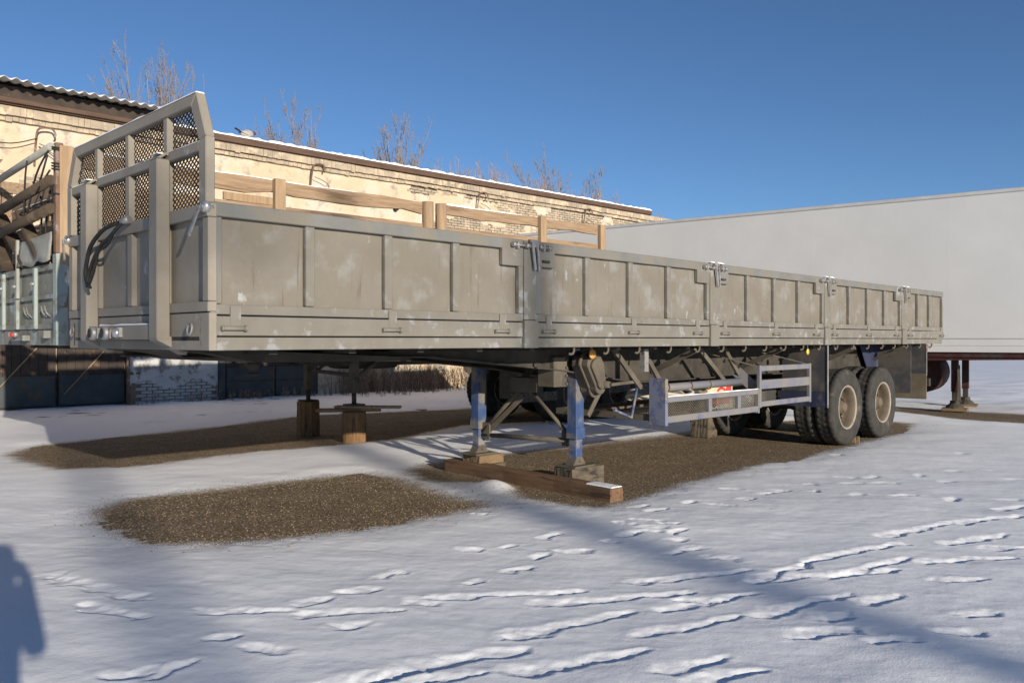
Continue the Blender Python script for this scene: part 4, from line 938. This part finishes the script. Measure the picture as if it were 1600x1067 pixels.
# right part: flat snowy roof with brown fascia boards
t = .42; k = 0
while t < 19.5:
    l = min(3.2, 19.62 - t); o = MB().bar((t + .004, -.20, 6.465 + q.uniform(-.008, .008)), (t + l - .004, -.20, 6.465 + q.uniform(-.008, .008)), .035, .155); o.build('fascia_board', FASCIA, WH); t += l
B(.42, 19.65, -.16, DEP, 6.37, 6.545).build('roof_slab', FASCIA, WH)
snowcap([(.45, 19.6, -.21, .9, 6.548, .05), (.43, 19.6, -.235, -.19, 6.54, .055)], WH, 'roof_snow'); B(.45, 19.6, .9, DEP, 6.548, 6.60).build('roof_snow', SNOWCAP, WH)
B(19.66, TB, -.10, DEP, 6.31, 6.33).build('parapet_top', MORTAR, WH); snowcap([(19.7, TB, -.12, .6, 6.33, .03)], WH, 'roof_snow')
# left part: corrugated slate eave
B(TA, .40, -.24, -.02, 6.37, 6.43).build('eave_board', FASCIA, WH); B(TA, .40, -.32, -.241, 6.40, 6.49).build('eave_board', FASCIA, WH); B(TA, .40, -.28, .29, 6.491, 6.74).build('eave_lining', GATE, WH)
t = .95
sheet = None
while t > TA:
    l = 1.06; vs = []; fs = []; n = 42
    for i in range(n + 1):
        x = i / n * (l + .06); h = .028 * math.cos(x / .2125 * 2 * math.pi)
        vs += [(x, -.72, h), (x, 2.4, h + .5), (x, 2.4, h + .512), (x, -.72, h + .012)]
    for i in range(n):
        for k in range(4): fs.append((i * 4 + k, i * 4 + (k + 1) % 4, i * 4 + 4 + (k + 1) % 4, i * 4 + 4 + k))
    if sheet is None:
        m_ = MB(); m_.add(vs, fs, True); sheet = m_.build('slate_sheet', SLATE, WH); sheet.location = (t - l, 0, 6.755)
        sv = []; sf = []
        for i in range(n + 1):
            x = i / n * (l); h = .028 * math.cos(x / .2125 * 2 * math.pi)
            for (yy, up) in ((-.715, .014), (-.68, .035 - h * .3), (2.4, .05 - h * .4)): sv.append((x, yy, h + up + (yy + .72) * .160))
        for i in range(n):
            for k in range(2): sf.append((i * 3 + k, i * 3 + k + 1, i * 3 + k + 4, i * 3 + k + 3))
        m2 = MB(); m2.add(sv, sf, True); m2.build('sheet_snow', SNOWCAP, sheet)
    else: again(sheet, WH, (t - l, 0, 6.755 + q.uniform(-.012, .012)), (0, q.uniform(-.006, .006), 0))
    t -= l
B(TA, .40, .3, DEP, 6.35, 6.6).build('roof_slab', FASCIA, WH)
# gates at ground level
for (ta, tb, y_, m1, m2_) in ((-2.86, -1.5, .10, GATE, GATE), (-1.46, -.06, .10, GATE, GATET)):
    g_ = MB(); nb = 8; w_ = (tb - ta) / nb
    gl = B(ta, tb, y_ + .03, y_ + .06, .05, 3.15).build('gate_leaf', m1, WH)
    for k in range(nb): B(ta + k * w_ + .004, ta + (k + 1) * w_ - .004, y_, y_ + .029, .05, 3.14).build('gate_plank', m1, gl)
    B(ta + .02, tb - .02, y_ - .02, y_ - .001, .08, .72).build('kick_sheet', GATET, gl)
    MB().bar((ta + .1, y_ - .03, .3), (tb - .15, y_ - .03, 1.6), .02, .06, (0, 1, 0)).build('gate_brace', WOODX, gl)
for (ta, tb) in ((2.30, 3.6), (3.64, 4.9)):
    gl = B(ta, tb, -.01, .018, .05, 2.9).build('gate_leaf', GATE, WH)
    w_ = (tb - ta) / 6
    for k in range(6): B(ta + k * w_ + .004, ta + (k + 1) * w_ - .004, -.035, -.011, .05, 2.89).build('gate_plank', GATE, gl)
    B(ta + .02, tb - .02, -.05, -.036, .08, .80).build('kick_sheet', GATET, gl); B(ta + .02, tb - .02, -.062, -.051, .44, .48).build('gate_rail', DARKMET, gl)
B(2.11, 2.27, -.09, .018, .0, 3.1).build('gate_pillar', GATET, WH, .01); B(-.058, -.001, -.06, .03, .0, 3.19).build('gate_jamb', RUST, WH)
# iron wire brackets under the cornice
for tt, zz_ in ((-1.95, 5.55), (4.65, 5.75), (10.6, 5.72), (15.7, 5.75)):
    mb = MB().tube(smooth([(tt, -.03, zz_ - .35), (tt, -.16, zz_ + .2), (tt + .05, -.2, zz_ + .42), (tt + .28, -.2, zz_ + .46), (tt + .36, -.2, zz_ + .36), (tt + .34, -.2, zz_ + .28)]), .022, 7); o = mb.build('iron_bracket', RUST, WH)
    MB().tube(smooth([(tt + .05, -.2, zz_ + .1), (tt + .45, -.2, zz_ - .05), (tt + .5, -.16, zz_ - .4)]), .009, 5).build('loose_wire', BLACK, o)
mb = MB().tube(smooth([(-1.95, -.2, 5.75), (-2.6, -.25, 5.55), (-3.6, -.3, 5.75), (-5, -.3, 5.85)]), .012, 5).tube(smooth([(-1.9, -.16, 5.6), (-1.5, -.14, 5.3), (-1.6, -.1, 4.7), (-1.95, -.1, 4.6)]), .012, 5); mb.build('loose_wire', BLACK, WH)
for tt, zz_ in ((7.45, 5.32), (12.8, 5.45)): MB().lathe([(0, -.14), (.06, -.13), (.075, -.06), (.05, .0), (.05, .03)], (tt, -.02, zz_), (0, 1, .1), 10).build('wall_lamp', DARKMET, WH)

# bird sitting on the roof edge
bw = Vector(WH.location) + Matrix.Rotation(WRZ, 3, 'Z') @ Vector((2.86, -.02, 6.60))
BI = thing('bird', 'small grey bird resting on the snowy roof edge above the cornice', 'bird', bw, WRZ)
MB().lathe([(0, -.16), (.04, -.14), (.085, -.07), (.105, .02), (.09, .10), (.06, .15), (.03, .18), (0, .19)], (0, 0, .11), (1, 0, .1), 14).build('body', BIRDG, BI)
MB().lathe([(0, -.05), (.035, -.035), (.05, .0), (.04, .035), (.015, .06), (0, .085)], (.19, 0, .15), (1, 0, -.15), 12).build('head', BIRDD, BI)
MB().prism([(-.12, -.04, .12), (-.30, -.05, .20), (-.31, .05, .20), (-.12, .04, .12)], (0, 0, .012)).build('tail', BIRDD, BI)
for s_ in (-1, 1): MB().prism([(.09, s_ * .085, .12), (-.04, s_ * .108, .16), (-.20, s_ * .06, .14), (-.04, s_ * .10, .07)], (0, s_ * .012, 0)).build('wing', BIRDD if s_ > 0 else BIRDG, BI)

# ------------------------------------------------------------------ timbers, stumps and loose bits
def loc1(x, y, z): return Vector(T1.location) + Matrix.Rotation(RZ, 3, 'Z') @ Vector((x, y, z))
def timber(name, size, x, y, z, rz, m, label, cat, seed, grp=None, tilt=0.0):
    """weathered beam with uneven faces, long side along local y"""
    q = random.Random(seed); n = 10; vs = []; fs = []; w, l, h = size
    for i in range(n + 1):
        t = -l / 2 + l * i / n
        for (a, b) in ((-1, 0), (1, 0), (1, 1), (-1, 1)): vs.append((a * w / 2 + q.uniform(-.005, .005), t, b * h + (q.uniform(-.005, .005) if b else 0)))
    for i in range(n):
        for k in range(4): fs.append((i * 4 + k, i * 4 + (k + 1) % 4, i * 4 + 4 + (k + 1) % 4, i * 4 + 4 + k))
    fs += [(0, 1, 2, 3), (n * 4 + 3, n * 4 + 2, n * 4 + 1, n * 4)]
    mm = MB(); mm.add(vs, fs); o = mm.build(name, m, None, .008); o.location = loc1(x, y, z); o.rotation_euler = (tilt, 0, RZ + rz)
    return tag(o, label, cat, grp)
pk = timber('timber_beam', (.17, 2.55, .14), 3.985, 1.17, -.008, -.075, TIMB, 'long dark brown beam on the ground under both blue landing legs', 'timber', 1)
snowcap([(-.08, .08, -1.27, -.95, .141, .012)], pk)
timber('timber_block', (.40, .34, .115), LX2 + .10, 2.05, -.008, R(4), TIMBO, 'lower wide dark block stacked under the farther blue landing foot', 'timber', 2)
timber('timber_block', (.36, .30, .105), LX2 + .08, 2.03, .112, R(-3), TIMBP, 'paler sawn block topmost under the farther blue landing foot', 'timber', 3)
timber('timber_block', (.48, .27, .205), LX + .085, .74, -.004, R(-4), TIMBO, 'charred grey block under the nearer blue landing foot', 'timber', 4)
timber('timber_block', (.30, .3, .34), 9.0, 2.1, .0, R(5), TIMBO, 'square timber block on the gravel below the spare basket', 'timber', 5)
timber('wheel_chock', (.10, .16, .10), 9.83, .12, .0, R(20), TIMBP, 'small wooden wedge chocked against the front rear tyre', 'chock', 6)
def loc2(x, y, z): return Vector(T2.location) + Matrix.Rotation(RZ, 3, 'Z') @ Vector((x, y, z))
for yy, h, lab in ((1.84, .53, 'taller dark log stump under the farther leg of the rack trailer'), (.60, .44, 'log stump with planks on top under the nearer rack trailer leg')):
    q = random.Random(int(yy * 10)); n = 18; vs = []; fs = []
    rad = [(.165 + q.uniform(-.018, .018)) for _ in range(n)]
    for j in range(6):
        for k in range(n):
            t = 2 * math.pi * k / n; r = rad[k] * (1.06 - .012 * j) + q.uniform(-.004, .004); vs.append((r * math.cos(t), r * math.sin(t), -.02 + (h + .02) * j / 5))
    for j in range(5):
        for k in range(n): fs.append((j * n + k, j * n + (k + 1) % n, (j + 1) * n + (k + 1) % n, (j + 1) * n + k))
    o = MB().add(vs, fs).build('log_stump', LOG); o.location = loc2(4.15, yy, 0); tag(o, lab, 'stump')
    MB().add([(rad[k] * 1.0 * math.cos(2 * math.pi * k / n), rad[k] * 1.0 * math.sin(2 * math.pi * k / n), h + .002) for k in range(n)] + [(0, 0, h + .004)], [(k, (k + 1) % n, n) for k in range(n)]).build('end_grain', LOGTOP, o)
def board2(name, a, b, w, h, m, lab):
    a = loc2(*a); b = loc2(*b); o = MB().bar((-(b - a).length / 2, 0, 0), ((b - a).length / 2, 0, 0), w, h).build(name, m, None, .004)
    o.location = (a + b) / 2; d = (b - a).normalized(); o.rotation_euler = (0, -math.asin(d.z), math.atan2(d.y, d.x)); return tag(o, lab, 'plank')
board2('plank', (3.72, .95, .468), (4.5, .42, .468), .16, .05, TIMBP, 'thick rough plank lying across the nearer log stump')
pl = board2('plank', (4.0, .85, .513), (4.62, .1, .513), .17, .034, WOODX, 'thin dark board with snow topmost on the nearer log stump')
# leaning plank by the far-left gate
a = Vector((-10.35, 15.8, .0)); b = Vector((-11.35, 17.2, 1.45)); o = MB().bar((0, 0, -(b - a).length / 2), (0, 0, (b - a).length / 2), .05, .16, (0, 1, 0)).build('plank', WOODX, None, .004)
o.location = (a + b) / 2; o.rotation_euler = (b - a).to_track_quat('Z', 'Y').to_euler(); tag(o, 'grey plank leaning at a slant against the dark gate at far left', 'plank')
# things lying in the spare basket
st_ = tyre_mesh().build('spare_tyre', TYRE); st_.location = loc1(7.55, .78, .84); st_.rotation_euler = (R(90), 0, RZ); tag(st_, 'dusty spare tyre lying behind the blue guard frame', 'tyre')
st_.scale = (1, 1, 1)
cb = thing('carton', 'buff cardboard carton with red print lying in the spare basket', 'carton', loc1(6.45, .42, .69), RZ)
B(-.28, .28, -.1, .16, 0, .29).build('carton_body', CARD, cb, .004)
mb = MB().prism([(.02 + .10 * math.cos(t), -.1025, .20 + .055 * math.sin(t)) for t in [k * math.pi / 8 for k in range(9)]] + [(.02 + .06 * math.cos(t), -.1025, .20 + .025 * math.sin(t)) for t in [(8 - k) * math.pi / 8 for k in range(9)]], (0, .0015, 0))
mb.prism([(.10, -.1025, .18), (.24, -.1025, .19), (.25, -.1025, .265), (.13, -.1025, .25)], (0, .0015, 0)); mb.prism([(-.2, -.1025, .04), (.2, -.1025, .05), (.2, -.1025, .13), (-.2, -.1025, .12)], (0, .0015, 0)); mb.build('red_print', PRINT, cb)
ph = MB()
for k in range(3):
    rr_ = .16 + .03 * k; c = loc1(5.25 + .1 * k, .48, .88 + .02 * k)
    ph.tube([c + Vector((rr_ * 1.6 * math.cos(t), rr_ * .7 * math.sin(t), .03 * math.sin(2 * t))) for t in [i * math.pi / 10 for i in range(21)]], .022, 8, cap=False)
tag(ph.build('coiled_hose', PALEHOSE), 'pale dusty hose coiled in the left end of the spare basket', 'hose')
vs = []; fs = []; q = random.Random(6); n = 12
for j in range(n + 1):
    for i in range(n + 1): p = loc1(5.7 + .5 * i / n, .2 + .4 * j / n, .74 + .18 * math.sin(math.pi * i / n) * math.sin(math.pi * j / n) + q.uniform(-.03, .03)); vs.append(p)
for j in range(n):
    for i in range(n): a = j * (n + 1) + i; fs.append((a, a + 1, a + n + 2, a + n + 1))
m_ = MB(); m_.add(vs, fs); o = m_.build('dark_rag', RAG); tag(o, 'crumpled dark rag beside the carton in the spare basket', 'rag'); o.modifiers.new('thick', 'SOLIDIFY').thickness = .012

# ------------------------------------------------------------------ bare trees and dry weeds
def bare_tree(name, label, base, height, spread, stems, seed, twig=.010, grp=None):
    q = random.Random(seed); root = thing(name, label, 'tree', base, 0, grp)
    tr = MB(); cr_ = MB()
    tr.tube([(0, 0, -.2), (.02, .01, height * .12), (.03, .0, height * .25)], [height * .016, height * .013, height * .011], 8)
    def grow(p, d, L_, r, lev, mb):
        n = 6; pts = [p]; rs = [r]; dd = d.copy()
        for i in range(n):
            dd = (dd + Vector((q.uniform(-.10, .10), q.uniform(-.10, .10), .10 if lev else .05))).normalized(); pts.append(pts[-1] + dd * L_ / n); rs.append(max(twig * .45, r * (1 - .8 * (i + 1) / n)))
        mb.tube(pts, rs, 5 if lev < 2 else 3, cap=False)
        if lev >= 3: return
        for k in range({0: 13, 1: 7, 2: 4}[lev]):
            t = q.uniform(.12, .95); i = min(n - 1, int(t * n)); bp = pts[i].lerp(pts[i + 1], t * n - i); a = q.uniform(0, 6.28); th = q.uniform(.25, .6)
            u = dd.orthogonal().normalized(); v = dd.cross(u); nd = (dd * math.cos(th) + (u * math.cos(a) + v * math.sin(a)) * math.sin(th)).normalized()
            grow(bp, nd, L_ * q.uniform(.22, .5) * (1.15 - .7 * t), max(twig * .5, rs[i] * .5), lev + 1, mb)
    for k in range(stems):
        a = 2 * math.pi * k / stems + q.uniform(-.4, .4); lean = q.uniform(.15, 1) * spread
        d = Vector((math.cos(a) * lean, math.sin(a) * lean, 1)).normalized()
        z0_ = height * q.uniform(.12, .3); top = height * (1 - .35 * q.random() * (lean / spread + .2))
        grow(Vector((.03 * math.cos(a), .03 * math.sin(a), z0_)), d, (top - z0_) / max(.6, d.z) * .98, height * .0048, 0, cr_)
    tr.build('trunk', BARK, root); cr_.build('crown', BARK, root); return root
G = 'bare trees behind the warehouse'
bare_tree('bare_tree', 'tallest leafless tree rising behind the mesh headboard and roof', (-12.4, 29.9, 0), 12.0, .36, 12, 3, .012, G)
bare_tree('bare_tree', 'leafless bushy tree behind the roof just right of the headboard', (-8.6, 33.2, 0), 10.7, .40, 14, 5, .012, G)
bare_tree('bare_tree', 'leafless narrow tree behind the middle of the snowy roof edge', (-5.1, 36.6, 0), 11.6, .30, 14, 8, .013, G)
bare_tree('bare_tree', 'thin leafless tree farthest right behind the roof by the white trailer', (2.7, 44.0, 0), 11.4, .34, 11, 10, .014, G)
bare_tree('bare_tree', 'small leafless treetop peeping over the corrugated roof at left', (-17.6, 29.5, 0), 10.4, .2, 4, 14, .010, G)
def weeds(name, label, pts, hmin, hmax, seed, m=WEED, rad=.004, blades=5):
    q = random.Random(seed); mb = MB()
    for p in pts:
        for k in range(blades):
            h = q.uniform(hmin, hmax); a = q.uniform(0, 6.28); l = q.uniform(.02, .4) * h; r = q.uniform(.6, 1.3) * rad
            b = Vector(p) + Vector((q.uniform(-.06, .06), q.uniform(-.06, .06), 0)); tip = b + Vector((l * math.cos(a), l * math.sin(a), h)); mid = b.lerp(tip, .55) + Vector((0, 0, h * .06))
            mb.tube([b, mid, tip], [r, r * .8, r * .4], 3, False, False)
            for j in range(3):
                s0 = b.lerp(tip, q.uniform(.45, .95)); aa = q.uniform(0, 6.28); mb.tube([s0, s0 + Vector((math.cos(aa), math.sin(aa), 1.3)) * h * .13], [r * .9, r * .5], 3, False, False)
    return tag(mb.build(name, m), label, None, None, 'stuff')
q = random.Random(21)
WM = Matrix.Rotation(WRZ, 3, 'Z')
def wl(t, y, z): return Vector(WH.location) + WM @ Vector((t, y, z))
weeds('roof_weeds', 'dry weeds sprouting along the snowy warehouse roof', [wl(q.choice((q.gauss(10.3, .5), q.gauss(11.8, .4), q.gauss(14.3, .7), q.gauss(17.8, .35), q.uniform(9, 19.5))), q.uniform(.3, 2.5), 6.55) for _ in range(70)], .12, .85, 2, WEED, .006, 5)
weeds('roof_weeds', 'sparse dry stalks along the low parapet end of the warehouse', [wl(q.uniform(19.8, 22.4), q.uniform(.2, 2), 6.3) for _ in range(14)], .15, .5, 4, WEED, .006, 4)
weeds('wall_weeds', 'brown dry weeds along the foot of the warehouse wall', [wl(q.choice((q.uniform(5.0, 16), q.gauss(6.2, .5), q.gauss(8.3, .6), q.gauss(10.5, .8))), -abs(q.gauss(.1, .7)) - .1, 0) for _ in range(260)], .08, .9, 3, WEEDD, .005, 5)
weeds('low_weeds', 'short dry tufts at the foot of the whitewashed brick and gates', [wl(q.uniform(-.2, 4.8), -abs(q.gauss(.05, .12)) - .08, 0) for _ in range(40)], .06, .28, 6, WEED, .005, 5)
weeds('far_weeds', 'brown dry scrub at the far edge of the snow field', [(q.uniform(22, 75), q.uniform(68, 95), 0) for _ in range(1600)], .4, 1.5, 5, WEED, .03, 4)

# ------------------------------------------------------------------ what casts the long shadows: photographer and two poles behind
def pole(x, y, h, r, label):
    o = thing('utility_pole', label, 'pole', (x, y, 0)); MB().tube([(0, 0, -.3), (0, 0, h)], [r, r * .8], 14).build('pole_shaft', POLEW, o)
    B(-.9, .9, -.06, .06, h - .7, h - .58).build('cross_arm', POLEW, o)
    for k in (-.8, 0, .8): MB().lathe([(0, 0), (.035, 0), (.05, .05), (.03, .1), (0, .11)], (k, 0, h - .58), (0, 0, 1), 10).build('insulator', STEEL, o)
dx, dy = .5075, -.8616
pole(1.56 + dx * 58, 4.86 + dy * 58, 18.5, .19, 'wooden utility pole standing behind the viewpoint, nearer one')
pole(-2.9 + dx * 70, 6.2 + dy * 70, 18.5, .15, 'taller wooden utility pole far behind the viewpoint')
def person():
    root = thing('person', 'person standing in dark winter jacket and cap holding a camera up', 'person', (0, -.30, 0))
    def skin(name, verts, eds, rad, m, sub=2):
        me = bpy.data.meshes.new(name); me.from_pydata(verts, eds, []); me.materials.append(m); o = bpy.data.objects.new(name, me); COL.objects.link(o); o.parent = root
        o.modifiers.new('skin', 'SKIN'); s_ = o.modifiers.new('sub', 'SUBSURF'); s_.levels = sub; s_.render_levels = sub
        for v, r in zip(me.skin_vertices[0].data, rad): v.radius = (r, r) if not isinstance(r, tuple) else r
        me.skin_vertices[0].data[0].use_root = True; o.modifiers['skin'].use_smooth_shade = True
        return o
    V = [(0, 0, .90), (0, 0, 1.06), (0, .01, 1.24), (0, .01, 1.36), (0, .02, 1.42), (0, .03, 1.50), (0, .03, 1.58)]
    Rr = [(.16, .12), (.15, .115), (.18, .125), (.16, .10), (.115, .10), (.095, .10), (.072, .08)]
    Ed = [(i, i + 1) for i in range(6)]
    def chain(start, pts, rs):
        p = start
        for a, r in zip(pts, rs): V.append(a); Rr.append(r); Ed.append((p, len(V) - 1)); p = len(V) - 1
        return p
    for s in (-1, 1):
        chain(0, [(s * .10, 0, .82), (s * .11, .02, .48), (s * .115, -.01, .10), (s * .125, .12, .05)], [.095, .066, .052, .042])
        w = chain(3, [(s * .19, .0, 1.36), (s * .215, .05, 1.12), (s * .11, .15, 1.44)], [.068, .055, .040])
        h = chain(w, [(s * .085, .165, 1.475)], [.032])
    skin('body', V, Ed, Rr, CLOTH)
    MB().lathe([(0, .135), (.06, .125), (.095, .09), (.108, .03), (.112, -.01), (.10, -.012)], (0, .02, 1.545), (0, 0, 1), 18).build('cap', CLOTH, root)
    fc = MB().lathe([(0, -.115), (.035, -.11), (.06, -.07), (.072, -.01), (.074, .05), (.05, .07)], (0, .048, 1.515), (0, 0, 1), 16); fc.prism([(-.012, .118, 1.49), (.012, .118, 1.49), (.006, .118, 1.535), (-.006, .118, 1.535)], (0, .02, 0)); fc.build('face', SKIN, root)
    for s in (-1, 1):
        for f in range(4):
            MB().tube([(s * .085, .165, 1.485 - .018 * f), (s * .080, .205, 1.487 - .018 * f), (s * .055, .222, 1.487 - .018 * f), (s * (.045 + .004 * f), .215, 1.485 - .018 * f)], [.010, .0095, .009, .007], 7).build('finger', SKIN, root)
        MB().tube([(s * .09, .155, 1.45), (s * .07, .15, 1.428), (s * .035, .165, 1.425)], [.012, .011, .008], 7).build('thumb', SKIN, root)
    c = thing('hand_camera', 'black hand camera held up in both hands by the photographer', 'camera', (0, -.30, 0))
    B(-.065, .065, .145, .205, 1.435, 1.525).build('camera_body', BLACK, c, .008); MB().lathe([(0, 0), (.034, 0), (.034, .04), (.03, .045)], (0, .2055, 1.475), (0, 1, 0), 20).build('lens', BLACK, c)
person()
